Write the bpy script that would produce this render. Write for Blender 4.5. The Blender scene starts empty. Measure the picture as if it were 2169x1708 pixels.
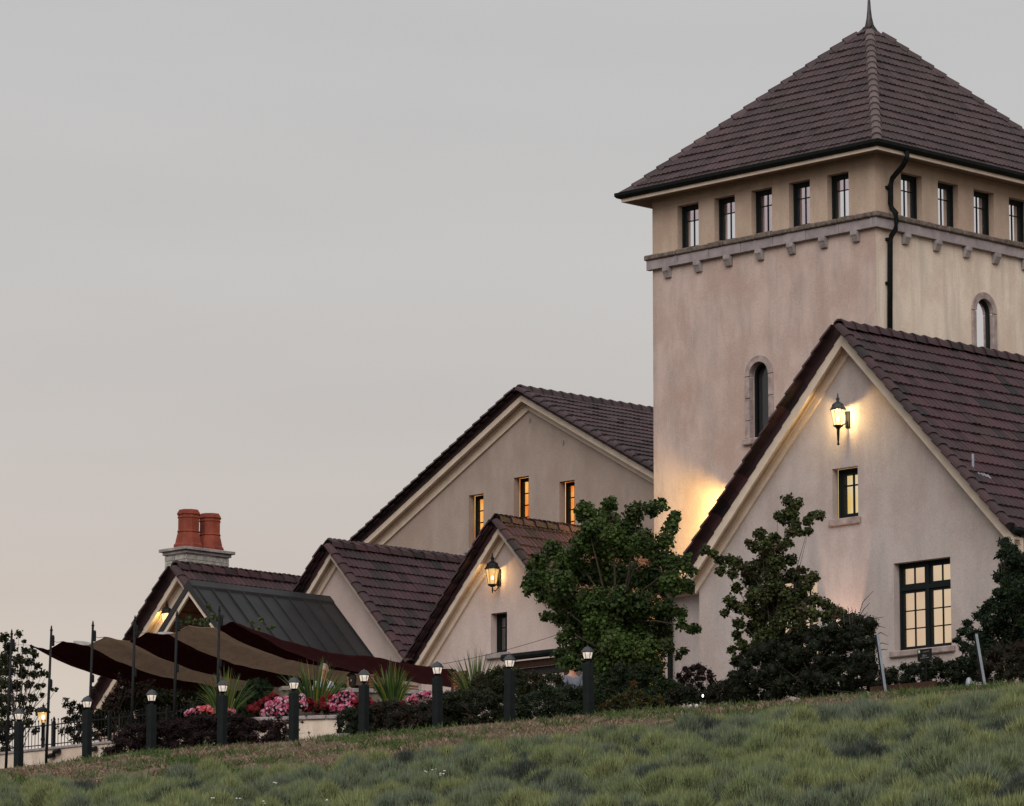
import bpy, math, random
import numpy as np
from mathutils import Vector, Matrix
from mathutils.geometry import tessellate_polygon
random.seed(7); RNG=np.random.default_rng(7)
scene=bpy.context.scene
COL=scene.collection
# ---------------------------------------------------------------- geometry frame
# Building axes: s runs along the ridges (away to the right), t along the gable fronts (away to the left), z up.
TH=math.radians(9.6); PH=math.radians(44.55); F=9598.; CX,CY=1084.5,854.
ca,sa=math.cos(PH),math.sin(PH)
def ray(px,py):
    u=(px-CX)/F; v=-(py-CY)/F
    x,y,z=u,math.cos(TH)-v*math.sin(TH),math.sin(TH)+v*math.cos(TH)
    return (ca*x+sa*y,-sa*x+ca*y,z)
def hs(px,py,s0):
    r=ray(px,py);k=s0/r[0];return (s0,r[1]*k,r[2]*k)
def ht(px,py,t0):
    r=ray(px,py);k=t0/r[1];return (r[0]*k,t0,r[2]*k)
def W(p):
    s,t,z=p; return Vector((ca*s-sa*t,sa*s+ca*t,z))
def pix(s,t,z):
    x=ca*s-sa*t;y=sa*s+ca*t
    f=y*math.cos(TH)+z*math.sin(TH);up=-y*math.sin(TH)+z*math.cos(TH)
    return (CX+F*x/f,CY-F*up/f)
# ---------------------------------------------------------------- camera, sky, sun, exposure
cam=bpy.data.cameras.new('camera'); camo=bpy.data.objects.new('camera',cam); COL.objects.link(camo)
cam.sensor_width=36; cam.lens=36*F/2169; cam.clip_start=.5; cam.clip_end=8000
camo.location=(0,0,0); camo.rotation_euler=(math.radians(90)+TH,0,0)
scene.camera=camo
SUN_EL=math.radians(38); SUN_AZ=math.radians(188)   # azimuth clockwise from +Y (behind the camera)
w=bpy.data.worlds.new("World"); scene.world=w; w.use_nodes=True
nt=w.node_tree; nt.nodes.clear()
def wn(t,**k):
    n=nt.nodes.new(t)
    for a,b in k.items(): setattr(n,a,b)
    return n
out=wn('ShaderNodeOutputWorld'); bg=wn('ShaderNodeBackground'); bg.inputs['Strength'].default_value=.1
sky=wn('ShaderNodeTexSky',sky_type='NISHITA',sun_disc=False); sky.sun_elevation=math.radians(2.0); sky.sun_rotation=math.radians(-35); sky.dust_density=2
tc=wn('ShaderNodeTexCoord'); sep=wn('ShaderNodeSeparateXYZ'); nt.links.new(tc.outputs['Generated'],sep.inputs[0])
ramp=wn('ShaderNodeValToRGB'); nt.links.new(sep.outputs['Z'],ramp.inputs[0])
def lin(c): return tuple(((v/255)/12.92 if v/255<=.04045 else (((v/255)+.055)/1.055)**2.4) for v in c)
# high thin cloud veil: warm rose near the horizon, neutral grey above (values are scaled to the .1 strength)
K=1.0
stops=[(0.0,(214,198,190)),(.085,(219,208,199)),(.105,(214,202,191)),(.125,(204,195,188)),(.16,(202,197,194)),(.20,(201,200,199)),(.25,(199,199,200)),(.5,(197,197,199)),(1.0,(188,190,195))]
cr=ramp.color_ramp
while len(cr.elements)<len(stops): cr.elements.new(.5)
for e,(p,c) in zip(cr.elements,stops):
    e.position=p; e.color=tuple(x*K for x in lin(c))+(1,)
# broad cloud structure stretched along the horizon
mp=wn('ShaderNodeMapping'); mp.inputs['Scale'].default_value=(1.6,1.6,9); nt.links.new(tc.outputs['Generated'],mp.inputs[0])
nz=wn('ShaderNodeTexNoise'); nz.inputs['Scale'].default_value=2.2; nz.inputs['Detail'].default_value=5; nz.inputs['Roughness'].default_value=.5; nt.links.new(mp.outputs[0],nz.inputs[0])
mr=wn('ShaderNodeMapRange'); mr.inputs[1].default_value=.3; mr.inputs[2].default_value=.7; mr.inputs[3].default_value=.95; mr.inputs[4].default_value=1.05
nt.links.new(nz.outputs[0],mr.inputs[0])
vm=wn('ShaderNodeVectorMath',operation='SCALE'); nt.links.new(ramp.outputs[0],vm.inputs[0]); nt.links.new(mr.outputs[0],vm.inputs['Scale'])
v10=wn('ShaderNodeVectorMath',operation='SCALE'); v10.inputs['Scale'].default_value=10.0; nt.links.new(vm.outputs[0],v10.inputs[0])
mx=wn('ShaderNodeMixRGB'); mx.inputs[0].default_value=.93
nt.links.new(sky.outputs[0],mx.inputs[1]); nt.links.new(v10.outputs[0],mx.inputs[2])
nt.links.new(mx.outputs[0],bg.inputs[0]); nt.links.new(bg.outputs[0],out.inputs[0])
sl=bpy.data.lights.new('sky_glow','SUN'); sl.energy=2.1; sl.angle=math.radians(50); sl.color=(1,.93,.88)
slo=bpy.data.objects.new('soft_sun',sl); COL.objects.link(slo)
d=Vector((math.sin(SUN_AZ)*math.cos(SUN_EL),math.cos(SUN_AZ)*math.cos(SUN_EL),math.sin(SUN_EL)))
slo.rotation_euler=(-d).to_track_quat('-Z','Y').to_euler(); slo.location=(0,-20,40)
vs=scene.view_settings; vs.view_transform='Standard'; vs.look='None'; vs.exposure=0; vs.gamma=1; vs.use_curve_mapping=False
scene.render.engine='CYCLES'; scene.cycles.use_denoising=True
scene.cycles.max_bounces=6; scene.cycles.transparent_max_bounces=12; scene.cycles.sample_clamp_indirect=4
# ---------------------------------------------------------------- materials
MATS={}
class NT:
    def __init__(s,name):
        s.m=bpy.data.materials.new(name); s.m.use_nodes=True; s.t=s.m.node_tree; s.b=s.t.nodes['Principled BSDF']; s.o=s.t.nodes['Material Output']
    def n(s,t,**k):
        x=s.t.nodes.new(t)
        for a,b in k.items(): setattr(x,a,b)
        return x
    def l(s,a,b): s.t.links.new(a,b)
def noise(N,scale,vec=(1,1,1),detail=4,rough=.55,src='Object'):
    tc=N.n('ShaderNodeTexCoord'); m=N.n('ShaderNodeMapping'); m.inputs['Scale'].default_value=vec
    N.l(tc.outputs[src],m.inputs[0]); z=N.n('ShaderNodeTexNoise'); z.inputs['Scale'].default_value=scale
    z.inputs['Detail'].default_value=detail; z.inputs['Roughness'].default_value=rough; N.l(m.outputs[0],z.inputs[0]); return z.outputs[0]
def rng(N,v,a,b,c,d):
    r=N.n('ShaderNodeMapRange'); r.inputs[1].default_value=a;r.inputs[2].default_value=b;r.inputs[3].default_value=c;r.inputs[4].default_value=d
    N.l(v,r.inputs[0]); return r.outputs[0]
def mixc(N,f,a,b,mode='MIX'):
    m=N.n('ShaderNodeMixRGB',blend_type=mode)
    for i,x in enumerate((f,a,b)):
        if hasattr(x,'links'): N.l(x,m.inputs[i])
        else: m.inputs[i].default_value=x if i==0 else (*x,1)[:4]
    return m.outputs[0]
def bump(N,v,st=.3,dist=.01):
    b=N.n('ShaderNodeBump'); b.inputs['Strength'].default_value=st; b.inputs['Distance'].default_value=dist
    N.l(v,b.inputs['Height']); N.l(b.outputs[0],N.b.inputs['Normal'])
def simple(name,col,rough=.8,metal=0,var=.15,scale=6,bmp=.2,vec=(1,1,1),spec=.3):
    N=NT(name); z=noise(N,scale,vec)
    f=rng(N,z,.3,.7,1-var,1+var); v=N.n('ShaderNodeVectorMath',operation='SCALE'); v.inputs[0].default_value=col; N.l(f,v.inputs['Scale'])
    N.l(v.outputs[0],N.b.inputs['Base Color']); N.b.inputs['Roughness'].default_value=rough; N.b.inputs['Metallic'].default_value=metal
    N.b.inputs['Specular IOR Level'].default_value=spec
    if bmp: bump(N,noise(N,scale*8,vec),bmp,.01)
    MATS[name]=N.m; return N.m
def stucco(name,col,dark=.62,amt=1.0):
    N=NT(name)
    streak=noise(N,1.0,(1.9,1.9,.5),7,.66) if name!='stucco_sand' else noise(N,1.0,(3.2,3.2,.35),6,.62); blotch=noise(N,.75,(1,1,.8),7,.68); fine=noise(N,28,(1,1,.6),3,.7)
    a=rng(N,streak,.42,.72,0,.42*amt); b=rng(N,blotch,.45,.62,0,.46*amt)
    c=mixc(N,a,col,tuple(x*dark for x in (col[0]*.96,col[1],col[2]*1.02)))
    c=mixc(N,b,c,tuple(x*y for x,y in zip(col,(.80,.74,.72))))
    f=rng(N,fine,.3,.7,.90,1.09); v=N.n('ShaderNodeVectorMath',operation='SCALE'); N.l(c,v.inputs[0]); N.l(f,v.inputs['Scale'])
    N.l(v.outputs[0],N.b.inputs['Base Color']); N.b.inputs['Roughness'].default_value=.95; N.b.inputs['Specular IOR Level'].default_value=.15
    bump(N,fine,.5,.012); MATS[name]=N.m; return N.m
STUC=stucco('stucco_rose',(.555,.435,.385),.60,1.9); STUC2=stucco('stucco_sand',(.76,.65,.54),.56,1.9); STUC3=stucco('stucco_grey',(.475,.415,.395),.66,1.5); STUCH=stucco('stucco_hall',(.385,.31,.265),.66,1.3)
TRIM=simple('cream_trim',(.66,.55,.45),.7,var=.10,scale=3,bmp=.1)
STONE=simple('grey_stone',(.30,.265,.26),.9,var=.30,scale=5,bmp=.5)
ROUGH=simple('rough_stone',(.15,.12,.10),.95,var=.45,scale=9,bmp=1.0)
CAPST=simple('weathered_cap_stone',(.24,.22,.21),.95,var=.35,scale=7,bmp=.7)
BAND=simple('lilac_stone',(.30,.26,.265),.85,var=.2,scale=4,bmp=.3)
SURR=simple('window_surround_stone',(.33,.265,.25),.9,var=.3,scale=6,bmp=.4)
CHST=simple('chimney_stone',(.36,.34,.31),.95,var=.35,scale=7,bmp=.8)
IRON=simple('black_metal',(.010,.011,.012),.5,.0,var=.2,bmp=.05,spec=.15)
FRAME=simple('window_frame_paint',(.008,.012,.012),.6,var=.1,bmp=0,spec=.15)
GUT=simple('gutter_metal',(.009,.011,.010),.7,var=.3,bmp=.05,spec=.08)
SEAM=simple('seam_metal',(.034,.034,.035),.5,.3,var=.18,scale=1.5,bmp=.05)
LEAD=simple('lead_finial',(.06,.055,.055),.45,.5,var=.2,bmp=.1)
TERRA=simple('terracotta',(.20,.045,.028),.85,var=.28,scale=3,bmp=.3)
BOLL=simple('bollard_paint',(.013,.017,.017),.8,var=.2,bmp=.3,spec=.1)
BOLLCAP=simple('bollard_cap_metal',(.045,.052,.058),.5,.2,var=.15,bmp=.05)
WOOD=simple('teak_wood',(.17,.08,.038),.7,var=.3,scale=4,vec=(1,1,6),bmp=.2)
DWOOD=simple('dark_wood',(.045,.018,.009),.7,var=.3,scale=4,vec=(1,8,1),bmp=.3)
BEAM=simple('dark_beam',(.025,.020,.022),.7,var=.2,bmp=.2)
BARK=simple('bark',(.06,.045,.035),.95,var=.3,scale=14,bmp=.8)
STAKE=simple('galvanised_steel',(.30,.34,.38),.5,.3,var=.15,bmp=.1)
PIPEW=simple('white_plastic',(.6,.6,.58),.6,var=.05,bmp=0)
SIGN=simple('sign_black',(.012,.014,.013),.5,var=.1,bmp=0)
SIGNL=simple('sign_print',(.17,.17,.16),.7,var=.1,bmp=0); SIGNE=simple('sign_emblem',(.55,.60,.38),.7,var=.1,bmp=0)
SKIN=simple('skin',(.42,.22,.16),.6,var=.1,bmp=0); HAIRG=simple('grey_hair',(.20,.19,.18),.8,bmp=.3); HAIRD=simple('dark_hair',(.015,.012,.01),.7,bmp=.3)
CLOTHB=simple('pale_blue_cloth',(.36,.43,.52),.9,bmp=.2); CLOTHD=simple('dark_cloth',(.015,.015,.02),.9,bmp=.2); CLOTHW=simple('white_cloth',(.14,.16,.20),.9,bmp=.2)
DARKIN=simple('dark_interior',(.02,.014,.012),.9,bmp=0)
GREYP=simple('grey_interior_blind',(.07,.075,.08),.9,var=.05,bmp=0)
def fabric(name,col,trans):
    N=NT(name); wv=noise(N,3.0,(2,2,2),5,.6); f=rng(N,wv,.3,.7,.82,1.15)
    v=N.n('ShaderNodeVectorMath',operation='SCALE'); v.inputs[0].default_value=col; N.l(f,v.inputs['Scale']); N.l(v.outputs[0],N.b.inputs['Base Color'])
    N.b.inputs['Roughness'].default_value=1; N.b.inputs['Specular IOR Level'].default_value=.03
    tr=N.n('ShaderNodeBsdfTranslucent'); N.l(v.outputs[0],tr.inputs[0]); ms=N.n('ShaderNodeMixShader'); ms.inputs[0].default_value=trans
    N.l(N.b.outputs[0],ms.inputs[1]); N.l(tr.outputs[0],ms.inputs[2]); N.l(ms.outputs[0],N.o.inputs[0]); bump(N,noise(N,9,(1,1,1),4),.4,.02)
    return N.m
MAROON=fabric('maroon_canvas',(.021,.0042,.0052),.22); TAN=fabric('tan_canvas',(.27,.19,.135),.30); PALEC=fabric('backlit_canvas_hem',(.6,.6,.62),.4)  # PALEC: pale colour carries the back-light on the sail hem
def tilemat(name,c1,c2,c3):
    N=NT(name); at=N.n('ShaderNodeAttribute',attribute_name='rnd'); oi=N.n('ShaderNodeObjectInfo')
    ad=N.n('ShaderNodeMath',operation='ADD'); N.l(at.outputs['Fac'],ad.inputs[0]); N.l(oi.outputs['Random'],ad.inputs[1])
    fr=N.n('ShaderNodeMath',operation='FRACT'); N.l(ad.outputs[0],fr.inputs[0])
    r=N.n('ShaderNodeValToRGB'); N.l(fr.outputs[0],r.inputs[0]); e=r.color_ramp.elements
    e[0].color=(*c1,1); e[1].color=(*c3,1); m=r.color_ramp.elements.new(.22); m.color=(*c2,1)
    geo=N.n('ShaderNodeNewGeometry'); z=N.n('ShaderNodeTexNoise'); z.inputs['Scale'].default_value=.8; z.inputs['Detail'].default_value=6; N.l(geo.outputs['Position'],z.inputs[0])
    c=mixc(N,rng(N,z.outputs[0],.35,.7,0,.45),r.outputs[0],(.028,.026,.022))
    z2=N.n('ShaderNodeTexNoise'); z2.inputs['Scale'].default_value=26; z2.inputs['Detail'].default_value=3; N.l(geo.outputs['Position'],z2.inputs[0])
    f=rng(N,z2.outputs[0],.3,.7,.8,1.2); v=N.n('ShaderNodeVectorMath',operation='SCALE'); N.l(c,v.inputs[0]); N.l(f,v.inputs['Scale'])
    N.l(v.outputs[0],N.b.inputs['Base Color']); N.b.inputs['Roughness'].default_value=.62; N.b.inputs['Specular IOR Level'].default_value=.35
    bump(N,z2.outputs[0],.3,.006); return N.m
TILE=tilemat('concrete_tile_purple',(.013,.010,.011),(.041,.018,.022),(.068,.029,.035))
TILET=tilemat('concrete_tile_tower',(.042,.028,.031),(.060,.037,.040),(.084,.051,.054))
TILEH=tilemat('concrete_tile_hall',(.024,.018,.020),(.052,.029,.034),(.078,.042,.048))
RIDGET=tilemat('hip_tile_pale',(.085,.062,.060),(.115,.085,.082),(.15,.11,.105))
def emit(name,col,st,transp=0,var=0,vec=(1,1,1),scale=4,c2=None):
    N=NT(name); e=N.n('ShaderNodeEmission'); e.inputs[1].default_value=st
    if c2: N.l(mixc(N,rng(N,noise(N,scale,vec,3),.35,.65,0,1),col,c2),e.inputs[0])
    else: e.inputs[0].default_value=(*col,1)
    if transp:
        t=N.n('ShaderNodeBsdfTransparent'); m=N.n('ShaderNodeMixShader'); m.inputs[0].default_value=transp; N.l(e.outputs[0],m.inputs[1]); N.l(t.outputs[0],m.inputs[2]); N.l(m.outputs[0],N.o.inputs[0])
    else: N.l(e.outputs[0],N.o.inputs[0])
    return N.m
LAMPG=emit('lamp_glass_warm',(1,.66,.28),2.2,.45); LAMPG2=emit('lamp_glass_amber',(1,.48,.10),1.0,.45,c2=(1,.72,.30),scale=14); BULB=emit('bulb',(1,.88,.66),6)
BOLG=emit('bollard_lamp_glass',(1,.80,.62),.95,0,c2=(.50,.46,.44),scale=16); BULBB=emit('bollard_bulb',(1,.85,.6),3)
ROOM=emit('lit_room_cream',(.86,.64,.38),.95,c2=(.78,.53,.33),scale=.8); ROOMW=emit('lit_room_white',(.88,.84,.76),.95); ROOMD=emit('lit_room_shade',(.55,.43,.40),.6)  # room surfaces and furnishings glow themselves; their light and shade sit in these colours
ROOMY=emit('lit_room_yellow',(1,.66,.17),.95,c2=(.92,.80,.55),scale=1.1); ROOMO=emit('lit_room_orange',(.85,.17,.005),1.4,c2=(1.0,.56,.14),scale=2.2,vec=(1,2.2,.5))
ORGL=emit('pendant_glow',(1,.42,.03),2.0)
def glass(name,refl,tint=(.9,.9,.92),gcol=(.95,.95,.97)):
    N=NT(name); g=N.n('ShaderNodeBsdfGlossy'); g.inputs[0].default_value=(*gcol,1); g.inputs[1].default_value=.02
    t=N.n('ShaderNodeBsdfTransparent'); t.inputs[0].default_value=(*tint,1); m=N.n('ShaderNodeMixShader'); m.inputs[0].default_value=refl
    N.l(t.outputs[0],m.inputs[1]); N.l(g.outputs[0],m.inputs[2]); N.l(m.outputs[0],N.o.inputs[0]); return N.m
GLR=glass('reflective_glass',.93,gcol=(1,.98,1)); GLP=glass('glass_rosy_reflection_tint',.62,gcol=(.92,.78,.82)); GLC=glass('clear_glass',.06); GLD=glass('dim_glass',.22,(.5,.55,.55)); GLA=glass('dark_arch_glass',.06,(.5,.5,.5))  # GLP: pink sky reflection tinted into the gloss colour of the tower panes
def foliage_mat(name,trans=.3,rough=.6):
    N=NT(name); at=N.n('ShaderNodeAttribute',attribute_name='tint'); N.l(at.outputs['Color'],N.b.inputs['Base Color'])
    N.b.inputs['Roughness'].default_value=rough; N.b.inputs['Specular IOR Level'].default_value=.25
    tr=N.n('ShaderNodeBsdfTranslucent'); N.l(at.outputs['Color'],tr.inputs[0]); ms=N.n('ShaderNodeMixShader'); ms.inputs[0].default_value=trans
    N.l(N.b.outputs[0],ms.inputs[1]); N.l(tr.outputs[0],ms.inputs[2]); N.l(ms.outputs[0],N.o.inputs[0]); return N.m
LEAF=foliage_mat('leaf'); GRASS=foliage_mat('grass_blade',.2,.8); PETAL=foliage_mat('petal',.35,.6)
def ground_mat():
    N=NT('hillside_soil'); at=N.n('ShaderNodeAttribute',attribute_name='verge')
    z=noise(N,3,(1,1,1),7,.65); z2=noise(N,.7,(1,1,1),4,.6)
    straw=mixc(N,rng(N,z,.35,.65,0,1),(.085,.058,.042),(.24,.18,.13)); straw=mixc(N,rng(N,z2,.5,.62,0,.8),straw,(.06,.08,.03))
    soil=mixc(N,rng(N,z,.35,.65,0,1),(.025,.027,.014),(.05,.055,.028))
    N.l(mixc(N,at.outputs['Fac'],soil,straw),N.b.inputs['Base Color']); N.b.inputs['Roughness'].default_value=1; N.b.inputs['Specular IOR Level'].default_value=.1
    bump(N,noise(N,14,(1,1,1),6,.7),1,.05); return N.m
STUCU=stucco('stucco_tan',(.52,.40,.315),.6,1.4); STUCG=stucco('stucco_small_gables',(.56,.46,.42),.66,1.0)
# ---------------------------------------------------------------- object helpers
def setp(o,label=None,cat=None,group=None,kind=None):
    if label: o['label']=label
    if cat: o['category']=cat
    if group: o['group']=group
    if kind: o['kind']=kind
    return o
ORG={}
def thing(name,label,cat,p,group=None,rot=None):
    o=bpy.data.objects.new(name,None); COL.objects.link(o); o.empty_display_size=.3
    o.location=W(p); o.rotation_euler=(0,0,PH if rot is None else rot); ORG[o.name]=Vector(p)
    return setp(o,label,cat,group)
class MB:
    def __init__(s): s.v=[]; s.f=[]
    def add(s,vs,fs):
        n=len(s.v); s.v+= [tuple(v) for v in vs]; s.f+=[tuple(i+n for i in f) for f in fs]; return s
    def box(s,a,b):
        x0,y0,z0=[min(p,q) for p,q in zip(a,b)]; x1,y1,z1=[max(p,q) for p,q in zip(a,b)]
        return s.add([(x0,y0,z0),(x1,y0,z0),(x1,y1,z0),(x0,y1,z0),(x0,y0,z1),(x1,y0,z1),(x1,y1,z1),(x0,y1,z1)],
            [(0,3,2,1),(4,5,6,7),(0,1,5,4),(1,2,6,5),(2,3,7,6),(3,0,4,7)])
    def prism(s,poly,axis,a,b):
        # poly 2D in the two other axes (order: s-axis->(t,z); t-axis->(s,z); z-axis->(s,t))
        def mk(p,c): return {'s':(c,p[0],p[1]),'t':(p[0],c,p[1]),'z':(p[0],p[1],c)}[axis]
        n=len(poly); vs=[mk(p,a) for p in poly]+[mk(p,b) for p in poly]
        return s.add(vs,[tuple(range(n)),tuple(range(2*n-1,n-1,-1))]+[(i,i+n,(i+1)%n+n,(i+1)%n) for i in range(n)])
    def tube(s,pts,r,seg=8,caps=True):
        pts=[Vector(p) for p in pts]; rs=r if isinstance(r,(list,tuple)) else [r]*len(pts); n0=len(s.v)
        ref=Vector((0,0,1)); 
        for i,p in enumerate(pts):
            d=(pts[min(i+1,len(pts)-1)]-pts[max(i-1,0)]).normalized()
            a=ref if abs(d.dot(ref))<.95 else Vector((1,0,0)); u=d.cross(a).normalized(); v=d.cross(u)
            for k in range(seg):
                an=2*math.pi*k/seg; q=p+(u*math.cos(an)+v*math.sin(an))*rs[i]; s.v.append(tuple(q))
        for i in range(len(pts)-1):
            for k in range(seg):
                a=n0+i*seg+k; b=n0+i*seg+(k+1)%seg; s.f.append((a,b,b+seg,a+seg))
        if caps: s.f.append(tuple(n0+k for k in range(seg))[::-1]); s.f.append(tuple(n0+(len(pts)-1)*seg+k for k in range(seg)))
        return s
    def lathe(s,c,prof,seg=12,rot=0,ang=None):
        n0=len(s.v)
        for r,z in prof:
            for k in range(seg):
                an=2*math.pi*k/seg+rot; s.v.append((c[0]+r*math.cos(an),c[1]+r*math.sin(an),c[2]+z))
        for i in range(len(prof)-1):
            for k in range(seg):
                a=n0+i*seg+k; b=n0+i*seg+(k+1)%seg; s.f.append((a,b,b+seg,a+seg))
        s.f.append(tuple(n0+k for k in range(seg))[::-1]); s.f.append(tuple(n0+(len(prof)-1)*seg+k for k in range(seg)))
        return s
    def build(s,name,mat,parent=None,org=None,smooth=False,bevel=0,kind=None,label=None):
        if org is None: 
            r=parent
            while r is not None and r.name not in ORG: r=r.parent
            org=ORG[r.name] if r else Vector((0,0,0))
        org=Vector(org)
        me=bpy.data.meshes.new(name); me.from_pydata([tuple(Vector(v)-org) for v in s.v],[],s.f); me.materials.append(mat)
        if smooth: me.polygons.foreach_set('use_smooth',[True]*len(me.polygons))
        me.update(); o=bpy.data.objects.new(name,me); COL.objects.link(o)
        if parent: o.parent=parent
        if bevel:
            b=o.modifiers.new('bevel','BEVEL'); b.width=bevel; b.segments=1; b.limit_method='ANGLE'
        return setp(o,label,kind=kind)
def single(name,label,cat,mb,mat,p,group=None,kind=None,**k):
    # a thing that is one mesh; mb is in s,t,z coordinates
    o=mb.build(name,mat,None,org=p,**k); o.location=W(p); o.rotation_euler=(0,0,PH); return setp(o,label,cat,group,kind)
def np_mesh(name,V,Fc,mat,parent=None,org=(0,0,0),tint=None,attr='tint',smooth=False,kind=None):
    V=np.asarray(V,dtype=np.float32)-np.asarray(org,dtype=np.float32); Fc=np.asarray(Fc,dtype=np.int32); k=Fc.shape[1]
    me=bpy.data.meshes.new(name); me.vertices.add(len(V)); me.vertices.foreach_set('co',V.ravel())
    me.loops.add(Fc.size); me.loops.foreach_set('vertex_index',Fc.ravel()); me.polygons.add(len(Fc))
    me.polygons.foreach_set('loop_start',np.arange(0,Fc.size,k,dtype=np.int32)); me.polygons.foreach_set('loop_total',np.full(len(Fc),k,dtype=np.int32))
    if smooth: me.polygons.foreach_set('use_smooth',np.ones(len(Fc),dtype=bool))
    me.update(calc_edges=True); me.materials.append(mat)
    if tint is not None:
        tint=np.asarray(tint,dtype=np.float32)
        if tint.ndim==1: a=me.attributes.new(attr,'FLOAT','POINT'); a.data.foreach_set('value',tint)
        else: a=me.attributes.new(attr,'FLOAT_COLOR','POINT'); a.data.foreach_set('color',np.c_[tint,np.ones(len(tint))].astype(np.float32).ravel())
    o=bpy.data.objects.new(name,me); COL.objects.link(o)
    if parent: o.parent=parent
    if kind: o['kind']=kind
    return o
def lamp_light(parent,p,power,col,r=.05,name='lamp_light'):
    l=bpy.data.lights.new(name,'POINT'); l.energy=power; l.color=col; l.shadow_soft_size=r
    o=bpy.data.objects.new(name,l); COL.objects.link(o); o.parent=parent; o.location=Vector(p)-ORG[parent.name]; return o
# ---------------------------------------------------------------- terrain (the hill, its crest along s=60, terrace behind)
ZC=([20,40,50,58.9,63,67,69.3,71.5,76,90,140],[7.9,7.95,8.14,8.30,8.33,8.36,8.43,8.43,8.36,8.3,8.3])
HS=np.array([-400,-60,-10,0,10,20,28,35,43,50,56,59,60.2,61.5,64,4000.]); HZ=np.array([-3,-2.2,-1.9,-1.75,-1.3,-.2,1.1,2.5,4.45,6.2,7.62,8.22,8.36,8.40,8.36,8.3])
def zt(s,t):
    z=np.interp(s,HS,HZ); return z+(np.interp(t,ZC[0],ZC[1])-8.36)*np.clip((np.asarray(s)-40)/20,0,1)
def vfield(x,y,seed=0):
    x=np.asarray(x,float);y=np.asarray(y,float)
    return (np.sin(x*1.3+seed)*np.cos(y*1.1-seed*2)+.6*np.sin(x*2.9+y*1.7+seed*3)+.4*np.cos(x*5.1-y*4.3+seed))/2
def verge_edge(t):  # lower edge (in s) of the dry verge; lavender grows below it
    return np.interp(t,[40,44,47,49.9,51.3,52.4,53,53.8,54.8,57,60,64,67.7,80],[60.2,59.5,57.5,54.9,54.2,53.6,52.9,51.9,51.6,52,52.1,52.1,53.1,54])
sg=np.unique(np.concatenate([[-3000,-800,-300,-100,-40,-10,0,8,16,24,30,35,38],np.arange(40,66,.25),[68,72,80,95,120,200,500,1500,4000]]))
tg=np.unique(np.concatenate([[-4000,-1200,-400,-150,-50,0,20,26],np.arange(30,84,.25),[86,90,100,120,160,300,800,2000,4000]]))
S,T=np.meshgrid(sg,tg,indexing='ij'); near=((S>38)&(S<66)&(T>29)&(T<86))
Z=zt(S,T)+near*(.07*vfield(S*1.2,T*1.2,1)+.035*vfield(S*4,T*4,2))
V=np.stack([ca*S-sa*T,sa*S+ca*T,Z],-1).reshape(-1,3); ns,ntt=S.shape
I=np.arange(ns*ntt).reshape(ns,ntt); Fq=np.stack([I[:-1,:-1],I[1:,:-1],I[1:,1:],I[:-1,1:]],-1).reshape(-1,4)
vg=np.clip((S-verge_edge(T)+.4*vfield(S,T,4))/.5,0,1).ravel()
gr=np_mesh('hillside_ground',V,Fq,ground_mat(),tint=vg,attr='verge',smooth=True); setp(gr,kind='structure')
# ---------------------------------------------------------------- roof tiles
PITCH_X=.33; EXPO=.365
def tile_mesh(w=PITCH_X,L=EXPO+.05,waves=2,amp=.056,lift=.045,th=.03):
    xs=[];zx=[]
    for k in range(waves):
        for f,z in ((0,0),(.10,.80),(.36,1),(.64,1),(.90,.80)): xs.append(w*(k+f)/waves); zx.append(z*amp)
    xs.append(w); zx.append(0); n=len(xs)-1
    vs=[(x,0,z+lift) for x,z in zip(xs,zx)]+[(x,L,z+.002) for x,z in zip(xs,zx)]+[(x,0,z+lift-th-.012) for x,z in zip(xs,zx)]
    m=n+1; fs=[(i,i+1,i+1+m,i+m) for i in range(n)]+[(i+2*m,i+1+2*m,i+1,i) for i in range(n)]
    return vs,fs
TV,TF=tile_mesh()
def capmesh(w=.19,h=.10,L=.42,taper=.82,drop=.10):
    pr=[(-w,-drop),(-w*.72,h*.45),(-w*.3,h),(w*.3,h),(w*.72,h*.45),(w,-drop)]; m=len(pr)
    vs=[(x,0,z+.03) for x,z in pr]+[(x*taper,L,z*taper) for x,z in pr]+[(x*.86,0,(z+.03)*.8-.012) for x,z in pr]
    return vs,[(i,i+1,i+1+m,i+m) for i in range(m-1)]+[(i+2*m,i+1+2*m,i+1,i) for i in range(m-1)]
def rakemesh(side,L=.41):
    # side=+1: roof lies to +x of the verge; x=0 is the verge face
    pr=[(-.04,-.12),(-.04,.05),(-.01,.095),(.07,.12),(.17,.115),(.23,.08),(.25,.02)]; pr=[(x*side,z) for x,z in pr]
    m=len(pr); vs=[(x*1.0,0,z+.022) for x,z in pr]+[(x*.92,L,z*.95-.006) for x,z in pr]+[(x*.9,0,(z+.022)*.86) for x,z in pr]
    fs=[(i,i+1,i+1+m,i+m) for i in range(m-1)]+[(i+2*m,i+1+2*m,i+1,i) for i in range(m-1)]
    return vs,fs
SHARED={}
def shared(key,vs,fs,mat):
    if key not in SHARED:
        me=bpy.data.meshes.new(key); me.from_pydata(vs,[],fs); me.materials.append(mat); me.update(); SHARED[key]=me
    return SHARED[key]
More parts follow.
